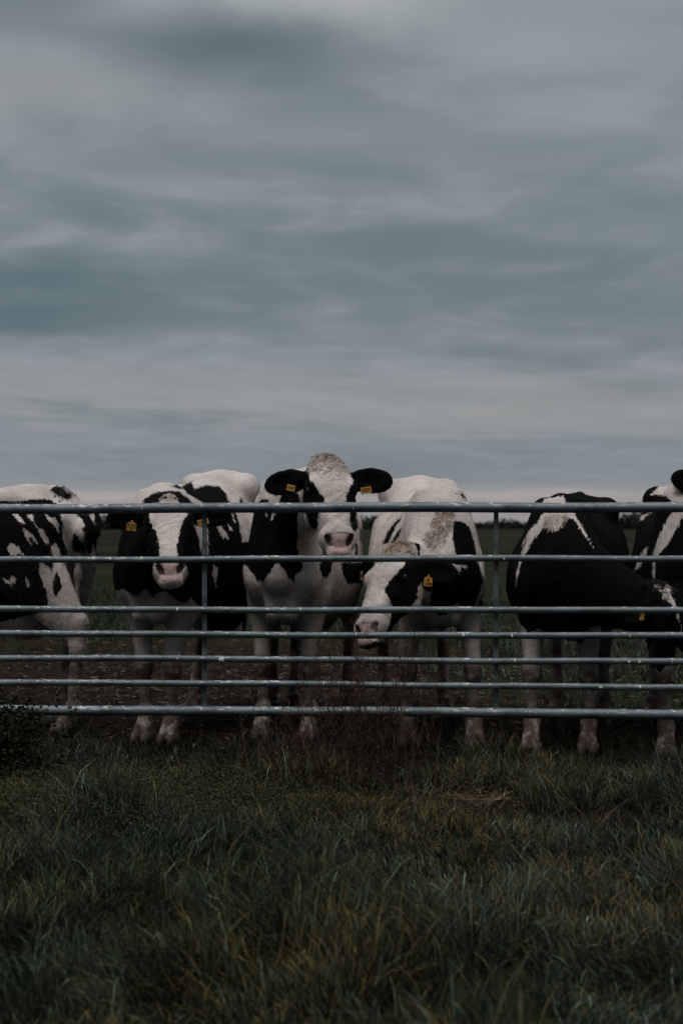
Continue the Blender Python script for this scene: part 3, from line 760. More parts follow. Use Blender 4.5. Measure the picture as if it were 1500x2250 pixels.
        c0 = np.array(cl)[None] * r.uniform(.8, 1.2, (nn_, 1)) * shade
        if cl[0] > .2: c0 = c0 * (1 - .75 * d2[sel][:, None] ** 2) + np.array([[.58, .52, .48]]) * .75 * d2[sel][:, None] ** 2
        fv, fq, ft, fc = ribbons(V[sel] + J * .0015, D, Lh, np.full(nn_, .0030), wv * crl - Ns * .25 + J * .12, (c0 * .85, c0 * 1.12), segs=5, seed=4, grav=.10)
        fm = mesh_np('hair_tuft', fv, Q=fq, T=ft); cattr(fm, 'col', fc); obj('hair_tuft', fm, M_HAIR, root)
    for tg in cfg.get('tags', []): build_tag(root, cow, *tg)
    return cow, root

#COWS
LB = lambda c: c.hp(.0, 0, -.01)
COWS = [
 dict(label='patchy cow side-on at the left edge, rump in view, head outside the picture', seed=1, base='white', head_base='black',
  lf=1.54, feet=[(-195, 9.75), (-220, 9.35), (134, 8.95), (156, 8.55)], poll=(-4.15, 10.0, 1.40), muz=(-4.55, 9.85, 1.05), nh=(-.9, -.2, .6), leg_white_below=.62, hip=.985,
  black=[[(-700, 1105), (0, 1100), (35, 1102), (60, 1098), (85, 1096), (108, 1097), (125, 1107), (132, 1130), (138, 1150), (138, 1180), (150, 1222), (135, 1222), (127, 1205), (120, 1190), (112, 1205), (117, 1225), (115, 1256), (105, 1245), (98, 1240), (90, 1235), (88, 1250), (92, 1275), (100, 1290), (106, 1310), (106, 1330), (90, 1345), (-50, 1380), (-700, 1380)],
   [(116, 1290), (123, 1255), (132, 1270), (136, 1290), (124, 1312), (116, 1300)],
   [(158, 1190), (162, 1172), (172, 1180), (178, 1190), (186, 1195), (190, 1212), (180, 1215), (174, 1208), (170, 1215), (160, 1208)],
   [(165, 1128), (195, 1128), (208, 1150), (230, 1175), (230, 1240), (212, 1240), (205, 1195), (200, 1215), (194, 1218), (190, 1200), (184, 1170), (180, 1160), (188, 1158), (180, 1140)],
   [(110, 1077), (120, 1068), (132, 1068), (145, 1078), (157, 1090), (150, 1099), (135, 1093), (120, 1085)], [(195, 1090), (215, 1107), (200, 1106)], [(206, 1110), (260, 1110), (260, 1300), (222, 1300), (212, 1240)]],
  white=[[(28, 1130), (35, 1128), (50, 1142), (56, 1152), (48, 1149), (36, 1140)], [(58, 1130), (72, 1130), (75, 1148), (85, 1160), (95, 1162), (105, 1185), (108, 1196), (98, 1192), (88, 1175), (78, 1155), (68, 1142)],
   [(50, 1160), (62, 1168), (75, 1180), (84, 1196), (78, 1192), (70, 1178), (65, 1182), (66, 1194), (58, 1182)], [(100, 1130), (110, 1138), (122, 1138), (128, 1150), (130, 1170), (122, 1160), (112, 1148), (104, 1140)],
   [(17, 1205), (25, 1192), (38, 1200), (54, 1222), (42, 1216), (36, 1222), (25, 1220)], [(5, 1270), (22, 1278), (28, 1262), (36, 1275), (25, 1285), (12, 1280)], [(57, 1272), (64, 1275), (64, 1288), (58, 1288)],
   [(85, 1255), (92, 1242), (105, 1255), (116, 1262), (116, 1290), (120, 1330), (106, 1330), (104, 1305), (95, 1280)]],
  tufts=[((140, 1080), .07, 260, .035, .3, (.05, .04, .04), .4, (0, 0, 1))]),
 dict(label='cow with a narrow white blaze on a black face and ear tag 320', seed=2, base='white', head_base='black',
  feet=[(320, 8.3), (377, 8.25), (428, 9.6), (597, 9.8)], poll=at(370, 1094, 7.80), muz=at(374, 1254, 7.40), nh=(.05, -.9, .35), hip=1.065, belly=1.04, leg_white_below=.60,
  ears=[(at(232, 1138, 7.80), (-.05, -1, -.12)), (at(512, 1134, 7.80), (.05, -1, -.12))],
  black=[[(399, 1068), (421, 1058), (427, 1075), (453, 1065), (480, 1069), (495, 1082), (504, 1105), (520, 1130), (528, 1160), (532, 1190), (620, 1200), (620, 1380), (560, 1400), (460, 1395), (442, 1333), (431, 1327), (420, 1314), (408, 1325), (386, 1318), (365, 1300), (346, 1302), (335, 1312), (320, 1295), (299, 1310), (273, 1295), (240, 1300), (240, 1128), (300, 1112), (450, 1108), (410, 1085)],
   [(528, 1090), (536, 1105), (526, 1110)], [(376, 1068), (388, 1064), (402, 1074), (392, 1074)], [(306, 1112), (318, 1096), (338, 1083), (370, 1078), (396, 1082), (414, 1096), (428, 1112)]],
  white=[[(475, 1152), (484, 1152), (497, 1172), (504, 1185), (493, 1180), (490, 1185), (482, 1168)], [(500, 1150), (508, 1160), (512, 1168), (505, 1165)], [(510, 1128), (518, 1148), (513, 1144)],
   [(427, 1154), (457, 1160), (457, 1222), (444, 1222), (436, 1180)], [(470, 1240), (478, 1250), (474, 1290), (466, 1262)]],
  hwhite=[[(330, 1108), (350, 1104), (366, 1094), (380, 1094), (400, 1108), (412, 1129), (399, 1152), (395, 1169), (387, 1203), (391, 1223), (406, 1238), (412, 1255), (414, 1300), (378, 1310), (334, 1300), (336, 1265), (338, 1238), (350, 1223), (350, 1201), (344, 1169), (335, 1159), (329, 1146), (328, 1129)]],
  tags=[(289, 1156, 7.705, .054, .05, 6, -4, [('320', .72, 0.0), ('1613', .26, -.38)]), (446, 1147, 7.705, .060, .032, -14, 4, [('1320', .75, 0)], 'flat')],
  tufts=[(lambda c: c.hp(.035, 0, .03), .05, 420, .030, .2, (.50, .42, .36), .4, lambda c: nrm(c.a * .9 + c.n * .25))]),
 dict(label='tallest cow, head raised above the top rail, white face, tan poll and ear tag 1337', seed=3, base='white', head_base='white',
  feet=[(578, 8.42), (680, 8.38), (648, 9.8), (762, 9.7)], poll=at(722, 1012, 7.80), muz=at(746, 1192, 7.42), nh=(.20, -.92, .35), hip=1.05, ts=1.055, neck_up=.22, leg_white_below=.80, vox=.0078,
  ears=[(at(588, 1068, 7.86), (-.10, -1, .05)), (at(868, 1058, 7.80), (.12, -1, .05))],
  black=[[(556, 1120), (572, 1098), (588, 1096), (592, 1110), (610, 1115), (612, 1106), (618, 1086), (655, 1082), (660, 1106), (655, 1128), (654, 1150), (654, 1180), (652, 1195), (658, 1225), (665, 1240), (662, 1255), (650, 1262), (645, 1278), (632, 1270), (622, 1250), (612, 1238), (603, 1240), (592, 1260), (578, 1278), (566, 1275), (552, 1255), (540, 1242), (520, 1238), (520, 1200), (538, 1165), (546, 1140)],
   [(710, 1212), (735, 1212), (733, 1225), (725, 1260), (718, 1270), (708, 1268), (703, 1250), (704, 1225)],
   [(770, 1108), (782, 1118), (787, 1158), (780, 1170), (785, 1185), (778, 1200), (772, 1160), (769, 1150)], [(779, 1190), (785, 1195), (787, 1222), (780, 1222)], [(790, 1160), (793, 1165), (795, 1190), (791, 1185)],
   [(748, 1236), (820, 1236), (820, 1275), (790, 1280), (765, 1285), (757, 1270), (752, 1255)]],
  white=[[(583, 1127), (589, 1130), (585, 1139)], [(594, 1143), (600, 1127), (606, 1128), (597, 1144)]],
  hblack=[[(650, 1034), (678, 1032), (680, 1052), (690, 1062), (700, 1078), (709, 1090), (714, 1105), (706, 1118), (700, 1130), (697, 1140), (699, 1150), (695, 1168), (691, 1180), (683, 1160), (675, 1145), (672, 1128), (655, 1110), (650, 1080)],
   [(766, 1029), (790, 1040), (800, 1048), (800, 1080), (786, 1083), (785, 1106), (782, 1128), (776, 1165), (769, 1145), (768, 1125), (759, 1106), (761, 1090), (764, 1078), (772, 1065), (776, 1058), (770, 1045)]],
  tags=[(639, 1072, 7.755, .048, .034, 12, -20, [('1337', .55, 0.0)], 'flat'), (804, 1077, 7.735, .060, .036, -11, 12, [('1337', .72, 0.0)], 'flat')],
  tufts=[(LB, .125, 4600, .036, .35, (.40, .33, .27), .5, lambda c: nrm(c.a * .9 + c.n * .1)), (lambda c: c.hp(.09, 0, .03), .09, 900, .022, .3, (.60, .53, .48), .5, lambda c: nrm(c.a * .9 + c.n * .1))]),
 dict(label='pale cow lowering its head to the left, curly poll, tan tuft on its withers', seed=4, base='white', head_base='black',
  feet=[(893, 8.12), (1040, 8.02), (842, 9.7), (975, 9.6)], poll=at(868, 1210, 7.70), muz=at(800, 1388, 7.36), nh=(-.62, -.72, .12), hip=1.04, belly=1.03, neck_up=-.12, leg_white_below=.74, vox=.0078,
  ears=[(at(792, 1252, 7.95), (-.75, -.5, .1)), (at(965, 1258, 7.62), (.05, -1, .1))],
  black=[[(996, 1145), (1010, 1145), (1024, 1150), (1034, 1165), (1041, 1190), (1047, 1222), (1054, 1248), (1062, 1275), (1055, 1300), (1045, 1318), (1038, 1345), (1020, 1338), (1005, 1325), (985, 1345), (970, 1355), (950, 1345), (935, 1330), (900, 1330), (880, 1300), (870, 1238), (930, 1235), (960, 1228), (990, 1232), (1000, 1225), (997, 1200), (994, 1175)],
   [(882, 1134), (880, 1142), (866, 1165), (852, 1194), (839, 1196), (850, 1170), (866, 1148)], [(885, 1157), (875, 1182), (868, 1196), (857, 1194), (872, 1168)],
   [(1002, 1084), (1015, 1086), (1028, 1094), (1036, 1105), (1045, 1120), (1060, 1140), (1070, 1155), (1078, 1170), (1083, 1200), (1081, 1225), (1075, 1220), (1070, 1185), (1062, 1155), (1050, 1130), (1030, 1105), (1020, 1094)],
   [(1050, 1330), (1060, 1300), (1080, 1230), (1100, 1240), (1090, 1300), (1065, 1340)]],
  white=[[(993, 1240), (1025, 1243), (1024, 1250), (1012, 1245), (1008, 1270), (1001, 1262), (995, 1245)], [(917, 1290), (925, 1280), (935, 1300), (948, 1298), (943, 1334), (906, 1334), (916, 1312)]],
  hwhite=[[(826, 1180), (910, 1180), (899, 1222), (889, 1240), (874, 1257), (852, 1281), (844, 1298), (854, 1315), (861, 1333), (859, 1348), (856, 1369), (847, 1392), (845, 1412), (760, 1400), (760, 1340), (790, 1240)], [(917, 1290), (925, 1280), (935, 1300), (948, 1298), (943, 1334), (906, 1334), (916, 1312)]],
  tan=[(978, 1130, 20, .6), (955, 1180, 18, .4), (965, 1105, 12, .4)],
  tags=[(940, 1277, 7.575, .046, .056, 7, 10, [('4', .5, .12), ('1340', .36, -.25)]), (794, 1265, 7.60, .020, .050, 0, -60, [('340', .4, 0)], 'flat')],
  tufts=[(LB, .115, 4200, .055, .5, (.42, .33, .26), 1.6, lambda c: nrm(c.a * .6 + c.n * .2)), ((980, 1120), .055, 600, .032, .5, (.42, .32, .24), 1.6, (-.2, -.2, .4)), ((972, 1148), .062, 900, .032, .5, (.43, .33, .25), 1.6, (-.3, -.2, .2)), ((955, 1178), .065, 800, .030, .4, (.46, .37, .30), 1.2, (-.5, -.2, -.3))]),
 dict(label='mostly black cow with a white saddle band, neck and head turned down to the right', seed=5, base='black', head_base='black',
  feet=[(1168, 7.9), (1292, 7.88), (1222, 9.1), (1322, 8.95)], poll=at(1455, 1288, 7.36), muz=at(1560, 1440, 7.20), nh=(.62, -.68, .38), ts=.905, hip=1.0, belly=1.07, neck_up=-.15, leg_white_below=.66,
  ears=[(at(1404, 1345, 7.30), (.0, -1, .25)), (at(1560, 1262, 7.45), (.4, -.5, .5))],
  white=[[(1143, 1222), (1161, 1167), (1180, 1148), (1195, 1126), (1190, 1108), (1195, 1096), (1235, 1090), (1250, 1115), (1261, 1127), (1281, 1160), (1302, 1202), (1280, 1172), (1259, 1140), (1243, 1135), (1233, 1154), (1221, 1170), (1213, 1159), (1194, 1158), (1175, 1181), (1158, 1208), (1149, 1222), (1137, 1260), (1134, 1285), (1133, 1270)],
   [(1146, 1200), (1157, 1174), (1153, 1190)], [(1178, 1405), (1200, 1415), (1215, 1436), (1222, 1428), (1235, 1436), (1262, 1430), (1270, 1460), (1200, 1460)]],
  hwhite=[[(1432, 1285), (1445, 1283), (1456, 1296), (1461, 1283), (1472, 1278), (1473, 1305), (1482, 1325), (1488, 1345), (1496, 1380), (1488, 1358), (1475, 1328), (1462, 1315), (1450, 1298), (1440, 1290)]],
  tags=[(1410, 1352, 7.24, .022, .050, 8, 0, [('512', .4, 0)])],
  tufts=[((1218, 1138), .07, 600, .04, .3, (.48, .40, .35), .4, (.1, -.3, -.9)), (LB, .08, 700, .03, .3, (.02, .018, .016), .6, (.3, -.3, .2)), (at(1464, 1305, 7.26), .035, 140, .028, .1, (.40, .33, .28), .3, (.15, -.15, -.9))]),
 dict(label='black cow with a white shoulder stripe, cut off by the right edge of the picture', seed=6, base='black', head_base='black', ts=1.02,
  feet=[(1462, 7.72), (1584, 7.75), (1438, 9.05), (1570, 9.0)], poll=at(1628, 1040, 7.60), muz=at(1640, 1240, 7.28), nh=(.1, -.95, .3), hip=.985, belly=1.0, neck_up=.1, leg_white_below=.45,
  ears=[(at(1512, 1056, 7.62), (0, -1, .1)), None],
  white=[[(1428, 1087), (1443, 1074), (1464, 1052), (1473, 1052), (1492, 1070), (1540, 1080), (1540, 1105), (1520, 1128), (1505, 1128), (1497, 1140), (1485, 1165), (1470, 1190), (1455, 1210), (1440, 1222), (1438, 1245), (1436, 1275), (1434, 1262), (1434, 1220), (1442, 1190), (1455, 1160), (1470, 1135), (1478, 1125), (1475, 1102), (1465, 1090), (1440, 1088)],
   [(1405, 1146), (1408, 1135), (1420, 1128), (1430, 1126), (1418, 1135), (1408, 1145)], [(1392, 1254), (1400, 1235), (1408, 1215), (1422, 1200), (1420, 1218), (1405, 1245)]],
  tufts=[(LB, .09, 600, .045, .3, (.035, .03, .028), .8, (0, -.1, 1))]),
]
for cfg in COWS: build_cow(cfg)
#ENDCOWS

# ------------------------------------------------------------------ the gate
GA = np.array([-1.735, 7.228]); GB = np.array([1.68, 6.998]); gd = (GB - GA) / np.linalg.norm(GB - GA)
gate_o = GA - gd * .22; glen = 4.35
groot = empty('field_gate', (gate_o[0], gate_o[1], 0), math.atan2(gd[1], gd[0]))
tag(groot, 'seven-rail galvanised steel field gate spattered with pale droppings, across the whole picture', 'gate')
def tube(L, r, bow=0.0, seed=0, segs=28, nl=60):
    rr = np.random.default_rng(seed); ph = rr.uniform(0, 6, 4); V = []; Q = []
    for i in range(nl + 1):
        x = L * i / nl; zc = bow * math.sin(PI * i / nl) + .0022 * math.sin(x * 2.1 + ph[0]) + .0012 * math.sin(x * 5.3 + ph[1]); yc = .0012 * math.sin(x * 1.7 + ph[2])
        for j in range(segs):
            a = 2 * PI * j / segs; V.append((x, yc + r * math.cos(a), zc + r * math.sin(a)))
    for i in range(nl):
        for j in range(segs): Q.append((i * segs + j, i * segs + (j + 1) % segs, (i + 1) * segs + (j + 1) % segs, (i + 1) * segs + j))
    return mesh_np('rail', V, Q=Q)
# rail heights (left end, right end) read at the picture's left and right edge
RZ = [((1117.4, 1114), .0255), ((1229.4, 1227), .0168), ((1338.5, 1342), .0168), ((1392.5, 1397.8), .0168), ((1446, 1454), .0168), ((1499, 1510), .0168), ((1558.6, 1569.5), .0250)]
railz = []
for k, ((yl, yr), r_) in enumerate(RZ):
    zl = CAM_H + (HOR - yl) * GA[1] / FPX; zr = CAM_H + (HOR - yr) * GB[1] / FPX
    span = np.linalg.norm(GB - GA); sl = (zr - zl) / span; z0 = zl - sl * .22
    o = obj('rail', tube(glen - .0, r_, seed=k), M_GALV, groot); o.location = (0, 0, z0); o.rotation_euler = (0, -math.atan(sl), 0)
    railz.append((z0, sl))
def boxm(name, x0, x1, y0, y1, z0, z1, bev=.001):
    me = bpy.data.meshes.new(name)
    V = [(x, y, z) for x in (x0, x1) for y in (y0, y1) for z in (z0, z1)]
    me.from_pydata(V, [], [(0, 1, 3, 2), (4, 6, 7, 5), (0, 4, 5, 1), (2, 3, 7, 6), (0, 2, 6, 4), (1, 5, 7, 3)]); me.update(); return me
def gate_x(px):
    t = (px - 750) / FPX   # intersection of the view ray's ground direction with the gate line
    A_ = np.array([[gd[0], -t], [gd[1], -1.0]]); u = np.linalg.solve(A_, -gate_o); return u[0]
for px in (448, 1090):
    x = gate_x(px); zt = railz[0][0] + railz[0][1] * x - .005; zb = railz[6][0] + railz[6][1] * x
    o = obj('upright', boxm('upright', -.012, .012, .0175, .0255, zb, zt), M_GALV, groot); o.location = (x, 0, 0)
for x in (0.0, glen):   # end stiles
    me = tube(railz[0][0] - railz[6][0] + .10, .025, seed=9, nl=8)
    o = obj('end_stile', me, M_GALV, groot); o.location = (x, 0, railz[6][0] - .05); o.rotation_euler = (0, -PI / 2, 0)
def splat(name, x, k, ang, w, h, seed):
    """dried dropping lying on the round of a rail"""
    r_ = RZ[k][1]; rr = np.random.default_rng(seed); V = [(0, 0, 0)]; F = []; n = 14
    pts = []
    for j in range(n):
        a = 2 * PI * j / n; q = 1 + rr.uniform(-.28, .22); pts.append((w * .5 * q * math.cos(a), h * .5 * q * math.sin(a)))
    V = []
    for (u, v, rad) in [(0, 0, r_ + .0022)] + [(p * .6, q * .6, r_ + .0019) for p, q in pts] + [(p, q, r_ + .0003) for p, q in pts]:
        th = ang + v / r_; V.append((x + u, -rad * math.cos(th), railz[k][0] + railz[k][1] * x + rad * math.sin(th)))
    for j in range(n):
        F.append((0, 1 + j, 1 + (j + 1) % n)); F.append((1 + j, 1 + n + j, 1 + n + (j + 1) % n)); F.append((1 + j, 1 + n + (j + 1) % n, 1 + (j + 1) % n))
    me = bpy.data.meshes.new(name); me.from_pydata(V, [], F); me.update(); me.polygons.foreach_set('use_smooth', [True] * len(F))
    return obj('dropping_spot', me, M_SPOT, groot)
for (px, k, ang, w, h) in [(488, 4, .0, .030, .030), (312, 1, .4, .010, .024), (244, 1, .1, .006, .022), (661, 2, .2, .010, .018), (1107, 1, .0, .010, .018), (1124, 3, .0, .011, .018),
                           (1130, 4, .1, .010, .018), (1017, 3, .1, .014, .016), (1380, 4, .0, .013, .020), (1403, 4, .0, .018, .020), (1318, 5, -.2, .018, .016), (1404, 5, .1, .014, .022), (1474, 4, 0, .006, .012),
                           (391, 2, .1, .010, .022), (391, 4, .3, .005, .014), (711, 5, .4, .008, .010), (975 - 750, 5, .6, .012, .006), (490, 5, .6, .018, .010), (776, 0, -.2, .006, .008), (314, 0, 0.2, .004, .026), (1382, 3, .1, .008, .018), (1486, 2, .9, .02, .01)]:
    splat('dropping_spot', gate_x(px), k, ang, w, h, int(px))

# ------------------------------------------------------------------ grass
def blades(n, xf, yf, L, Wd_, lean, cols, seed, segs=4, clump=None, grav=.5):
    """blades rooted at (xf, yf): n tapered strips leaning and bending with their clump"""
    r = np.random.default_rng(seed)
    x, y = xf, yf; z = ground_z(x, y) - .005
    # the lie of the grass varies smoothly from tuft to tuft
    a1 = vnoise(x, y, 3.0, 21) * 6.28 * 1.5; a2 = vnoise(x, y, 7.0, 22) * 6.28
    lean_v = np.stack([np.cos(a1) * .6 + np.cos(a2) * .4, np.sin(a1) * .6 + np.sin(a2) * .4, np.zeros(n)], 1) * lean[:, None]
    D = np.array([[0, 0, 1.0]]) + lean_v * .5 + r.normal(size=(n, 3)) * np.array([.46, .46, .05])
    curl = lean_v * 1.0 + r.normal(size=(n, 3)) * np.array([.7, .7, .1])
    P0 = np.stack([x, y, z], 1)
    return ribbons(P0, D, L, Wd_, curl, cols, segs=segs, seed=seed, grav=grav, cp=2.6)
def trapezoid(n, y0, y1, seed, pad=1.3, power=1.0):
    """roots spread evenly over the strip of ground the lens (and a step to the side) can see"""
    r = np.random.default_rng(seed); y = y0 + (y1 - y0) * r.random(n * 3) ** power; hwid = y * .245 + pad
    keep = r.random(n * 3) < hwid / (y1 * .245 + pad); y = y[keep][:n]; hwid = hwid[keep][:n]
    return (r.random(len(y)) * 2 - 1) * hwid, y
def grass_cols(x, y, n, r, dry):
    g0 = np.array([.0125, .0165, .0095]); g1 = np.array([.0225, .0300, .0255]); g2 = np.array([.0115, .0125, .006])
    u = vnoise(x, y, 1.1, 31)[:, None]; v = vnoise(x, y, 4.0, 32)[:, None]
    cc = g0 * (1 - u) + g1 * u; cc = cc * (.6 + .4 * v) + g2 * (.4 - .4 * v)
    cc = cc * np.exp(r.normal(size=(n, 1)) * .85) * 1.35 * (.55 + .9 * vnoise(x, y, 5.5, 33)[:, None])
    isd = (r.random(n) < dry)[:, None]
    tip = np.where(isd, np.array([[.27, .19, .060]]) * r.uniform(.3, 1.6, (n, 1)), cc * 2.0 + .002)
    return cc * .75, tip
def emit_grass(name, n, y0, y1, seed, Lr, Wr, dryf, label, segs=4, power=1.0, mask=None, grav=.5, leanf=.6):
    r = np.random.default_rng(seed); x, y = trapezoid(n, y0, y1, seed, power=power)
    if mask is not None:
        k = mask(x, y, r); x, y = x[k], y[k]
    n = len(x); tall = .35 + 2.3 * vnoise(x, y, 2.4, 41) ** 1.6 * (.35 + 1.1 * vnoise(x, y, 6.5, 42))
    tall = tall * np.where(y < 8.5, 1 - .35 * np.clip((y - 6.0) / .8, 0, 1), 1)
    L = r.uniform(*Lr, n) * tall; w = r.uniform(*Wr, n)
    dry = np.clip(dryf * (.15 + 3.6 * vnoise(x, y, 1.6, 43) ** 3 + 1.2 * np.clip((x + .2) / 1.2, 0, 1) * vnoise(x, y, 4.5, 44)), 0, .8)
    cols = grass_cols(x, y, n, r, dry)
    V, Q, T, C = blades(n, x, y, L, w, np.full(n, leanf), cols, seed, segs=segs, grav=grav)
    me = mesh_np(name, V, Q=Q, T=T); cattr(me, 'col', C)
    return tag(obj(name, me, M_GRASS), label, 'grass', kind='stuff')
def near_mask(x, y, r):
    bare = np.exp(-((x - .62) / .22) ** 2 - ((y - 6.35) / .30) ** 2) + .8 * np.exp(-((x - 1.7) / .3) ** 2 - ((y - 6.45) / .25) ** 2)
    edge = 6.95 + (vnoise(x, y, 2.3, 51) - .5) * 1.0
    thin = np.clip(1 - (y - edge) / .9, 0.10, 1) * np.clip((vnoise(x, y, 3.3, 52) * .6 + vnoise(x, y, 8, 53) * .4) * 3.2 - .55, .12, 1)
    return (r.random(len(x)) > bare * .95) & (r.random(len(x)) < thin)
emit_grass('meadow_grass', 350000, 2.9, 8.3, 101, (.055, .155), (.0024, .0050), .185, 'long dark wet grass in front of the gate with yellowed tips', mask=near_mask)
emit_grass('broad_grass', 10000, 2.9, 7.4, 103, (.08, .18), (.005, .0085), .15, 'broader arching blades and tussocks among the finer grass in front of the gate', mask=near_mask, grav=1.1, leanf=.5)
def back_mask(x, y, r):
    mud = (y < 15.5) & (y > 9) & (x < .6 + (vnoise(x, y, .8, 61) - .5) * 2)
    dens = vnoise(x, y, 1.5, 62)
    return (r.random(len(x)) < np.where(mud, .05, np.where(y < 9, .30, .9))) & (dens > .22)
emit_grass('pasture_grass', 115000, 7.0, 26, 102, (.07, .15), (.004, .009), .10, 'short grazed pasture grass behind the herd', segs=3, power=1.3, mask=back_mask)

# small leafy weeds with pale seed heads, left of the middle in front of the gate
def leaf_cloud(name, centres, label, cat, seed, col0, col1, leaf, stem_n, hgt, leaves_per):
    r = np.random.default_rng(seed); Vs = []; Qs = []; Cs = []; off = 0; stemP = []; stemD = []; stemL = []
    x, y = centres
    n = len(x); z = ground_z(x, y)
    H = r.uniform(.5, 1.1, n) * hgt; D = np.stack([r.normal(size=n) * .22, r.normal(size=n) * .22, np.ones(n)], 1)
    D /= np.linalg.norm(D, axis=1, keepdims=True)
    cs = np.tile(np.array([col0]), (n, 1)) * r.uniform(.5, 1.2, (n, 1))
    V, Q, T, C = ribbons(np.stack([x, y, z], 1), D, H, np.full(n, .003), r.normal(size=(n, 3)) * .25, (cs * .7, cs), segs=4, seed=seed)
    # leaves: small folded quads along the upper part of the stems
    m = n * leaves_per; si = np.repeat(np.arange(n), leaves_per); t = r.uniform(.3, 1.05, m)
    c = np.stack([x, y, z], 1)[si] + D[si] * (H[si] * t)[:, None] + r.normal(size=(m, 3)) * np.array([.016, .016, .01])
    a = r.normal(size=(m, 3)); a /= np.linalg.norm(a, axis=1, keepdims=True); b = np.cross(a, r.normal(size=(m, 3))); b /= np.linalg.norm(b, axis=1, keepdims=True)
    s_ = (leaf * r.uniform(.5, 1.3, m))[:, None]
    LV = np.stack([c - a * s_, c - b * s_ * .55, c + a * s_, c + b * s_ * .55], 1).reshape(-1, 3)
    LQ = np.arange(m * 4).reshape(-1, 4) + len(V)
    lc = np.array([col0]) + (np.array([col1]) - np.array([col0])) * (r.random((m, 1)) ** 1.6); lc = np.repeat(lc, 4, 0)
    V = np.concatenate([V, LV]); Q = np.concatenate([Q, LQ]); C = np.concatenate([C, lc])
    me = mesh_np(name, V, Q=Q, T=T, smooth=False); cattr(me, 'col', C)
    return tag(obj(name, me, M_GRASS), label, cat, kind='stuff')
r = np.random.default_rng(5)
n = 1900
cx_ = np.concatenate([r.normal(-1.02, .42, n), r.normal(-.6, .5, 500)]); cy_ = np.concatenate([r.normal(6.2, .28, n), r.normal(6.1, .3, 500)])
leaf_cloud('seeding_weeds', (cx_, np.clip(cy_, 5.3, 6.95)), 'low weeds with tiny pale seed heads in the grass left of the middle', 'weeds', 6, (.022, .028, .013), (.12, .12, .058), .0042, 0, .17, 18)
n = 210
leaf_cloud('nettles', (r.normal(-1.70, .11, n), np.clip(r.normal(6.98, .10, n), 6.7, 7.12)), 'dark leafy nettles swallowing the lower rails at the left end', 'weeds', 7, (.010, .014, .007), (.024, .031, .015), .012, 0, .42, 30)

# dead dock and sorrel stalks, dark red-brown, with twiggy seed heads
def dead_weed(name, root, seed, n_st, H0, spread, label):
    r = np.random.default_rng(seed); P0 = []; D = []; L = []; Wd_ = []
    for i in range(n_st):
        b = np.array([r.normal() * spread, r.normal() * spread * .7, 0]); b[2] = ground_z(root[0] + b[0], root[1] + b[1])
        h = H0 * r.uniform(.55, 1.1); d = nrm([b[0] * .9 + r.normal() * .13, r.normal() * .12, 1])
        P0.append(b); D.append(d); L.append(h); Wd_.append(.0052)
        for k in range(int(r.integers(6, 13))):
            t = r.uniform(.4, .98); q = b + d * h * t; a = r.uniform(0, 6.28); e = nrm([math.cos(a) * .6, math.sin(a) * .6, 1 + r.uniform(-.2, .5)])
            l = r.uniform(.05, .16) * (1.15 - t * .5); P0.append(q); D.append(e); L.append(l); Wd_.append(.0024)
            for m in range(int(r.integers(2, 6))):
                t2 = r.uniform(.2, 1); q2 = q + e * l * t2; e2 = nrm(e + r.normal(size=3) * .8); P0.append(q2); D.append(e2); L.append(r.uniform(.012, .045)); Wd_.append(.0026)
    P0 = np.array(P0); D = np.array(D); L = np.array(L); Wd_ = np.array(Wd_); n = len(P0)
    c = np.array([[.042, .025, .018]]) * np.exp(r.normal(size=(n, 1)) * .55)
    V, Q, T, C = ribbons(P0, D, L, Wd_, r.normal(size=(n, 3)) * .22, (c, c * 1.25), segs=3, seed=seed)
    me = mesh_np(name, V, Q=Q, T=T, smooth=False); cattr(me, 'col', C)
    o = obj(name, me, M_GRASS); o.location = (root[0], root[1], 0); tag(o, label, 'weed', 'dead stalks in front of the gate'); return o
for (px, Yd, ns, H0, sp, sd, lab) in [(650, 6.45, 18, .42, .10, 1, 'dead brown weed, leftmost of the clumps of stalks in front of the gate'),
        (715, 6.55, 20, .52, .08, 2, 'dead brown weed, second of the clumps counted from the left'),
        (775, 6.6, 34, .74, .09, 3, 'tallest dead red-brown weed, its twigs crossing the two lowest rails'),
        (835, 6.75, 22, .70, .07, 4, 'dead twiggy weed just right of the tallest one, crossing the lowest rail'),
        (900, 6.5, 12, .40, .09, 5, 'short dead weed, rightmost of the brown clumps')]:
    g_ = gx(px, Yd); dead_weed('dead_weed', g_, sd, ns, H0, sp, lab)

# loose straw and broken stalks
def straw(name, cen, rad, n, seed, label, col=(.24, .17, .09), Lr=(.06, .22), w=.003):
    r = np.random.default_rng(seed); x = r.normal(cen[0], rad[0], n); y = r.normal(cen[1], rad[1], n)
    a = r.uniform(0, 6.28, n); D = np.stack([np.cos(a), np.sin(a) * .8, r.normal(size=n) * .12 + (.9 if name == 'dry_stems' else .04)], 1)
    c = np.array([col]) * r.uniform(.3, 1.3, (n, 1))
    V, Q, T, C = ribbons(np.stack([x, y, ground_z(x, y) + r.uniform(.0, .035, n)], 1), D, r.uniform(*Lr, n), np.full(n, w), r.normal(size=(n, 3)) * .4, (c, c), segs=3, seed=seed)
    me = mesh_np(name, V, Q=Q, T=T, smooth=False); cattr(me, 'col', C); return tag(obj(name, me, M_GRASS), label, 'straw', kind='stuff')
straw('straw', (.68, 6.42), (.12, .14), 170, 71, 'pale trampled straw on the bare patch under the right half of the gate')
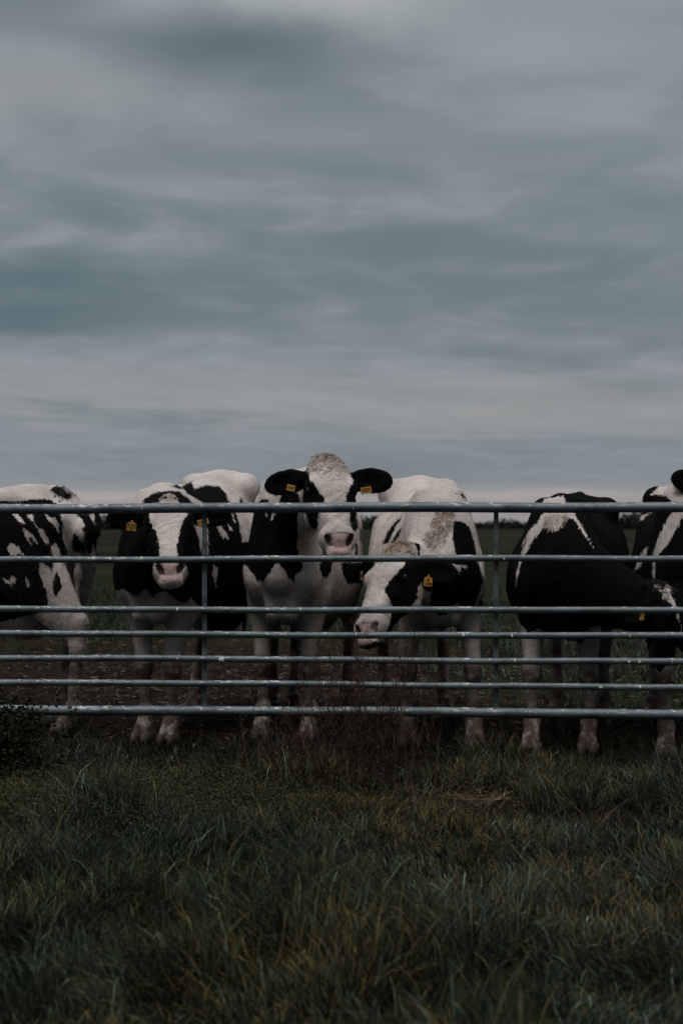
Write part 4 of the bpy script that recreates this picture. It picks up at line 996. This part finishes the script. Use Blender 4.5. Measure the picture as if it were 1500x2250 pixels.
straw('straw', (1.66, 6.42), (.16, .2), 110, 72, 'loose dry straw in the grass at the right edge')
straw('litter', (-.5, 11.5), (2.2, 1.9), 4200, 73, 'broken stalks and debris trodden into the mud behind the herd', col=(.16, .11, .085), Lr=(.015, .08), w=.010)
straw('dry_stems', (0, 5.2), (1.1, 1.0), 700, 75, 'thin bent dead stems standing through the meadow grass', col=(.10, .068, .032), Lr=(.08, .24), w=.0032)
straw('dead_stalks', (-1.55, 6.6), (.22, .25), 26, 74, 'bent dry stalks among the nettles at the left', col=(.19, .13, .075), Lr=(.1, .3), w=.004)

# ------------------------------------------------------------------ far hedge line: a wood that reads as one mass
def hedge():
    r = np.random.default_rng(77); Vs = []
    N_ = 0; cs = []; sz = []
    x = -75.0
    while x < 75:
        h = 1.0 + 2.6 * vnoise(np.array([x]), np.array([0.0]), .12, 81)[0] ** 1.5 + r.uniform(-.5, .8); w = r.uniform(1.6, 3.6)
        if -24 < x < -17: h *= 1.2
        m = int(220 * h); q = r.normal(size=(m, 3)); q /= np.linalg.norm(q, axis=1, keepdims=True); q *= (r.random((m, 1)) ** .4)
        yb = 262 + 10 * math.sin(x * .06)
        c = np.stack([x + q[:, 0] * w, yb + q[:, 1] * w, np.abs(q[:, 2] + .12) * h], 1); cs.append(c); sz.append(r.uniform(.10, .30, m)); x += r.uniform(.7, 2.2)
    c = np.concatenate(cs); s_ = np.concatenate(sz)[:, None]; m = len(c)
    a = r.normal(size=(m, 3)); a /= np.linalg.norm(a, axis=1, keepdims=True); b = np.cross(a, r.normal(size=(m, 3))); b /= np.linalg.norm(b, axis=1, keepdims=True)
    V = np.stack([c - a * s_, c - b * s_, c + a * s_, c + b * s_], 1).reshape(-1, 3); Q = np.arange(m * 4).reshape(-1, 4)
    col = np.repeat(np.array([[.024, .026, .020]]) * r.uniform(.5, 1.6, (m, 1)), 4, 0)
    me = mesh_np('far_wood', V, Q=Q, smooth=False); cattr(me, 'col', col)
    tag(obj('far_wood', me, M_GRASS), 'low dark line of trees and hedges on the horizon', 'trees', kind='stuff')
hedge()
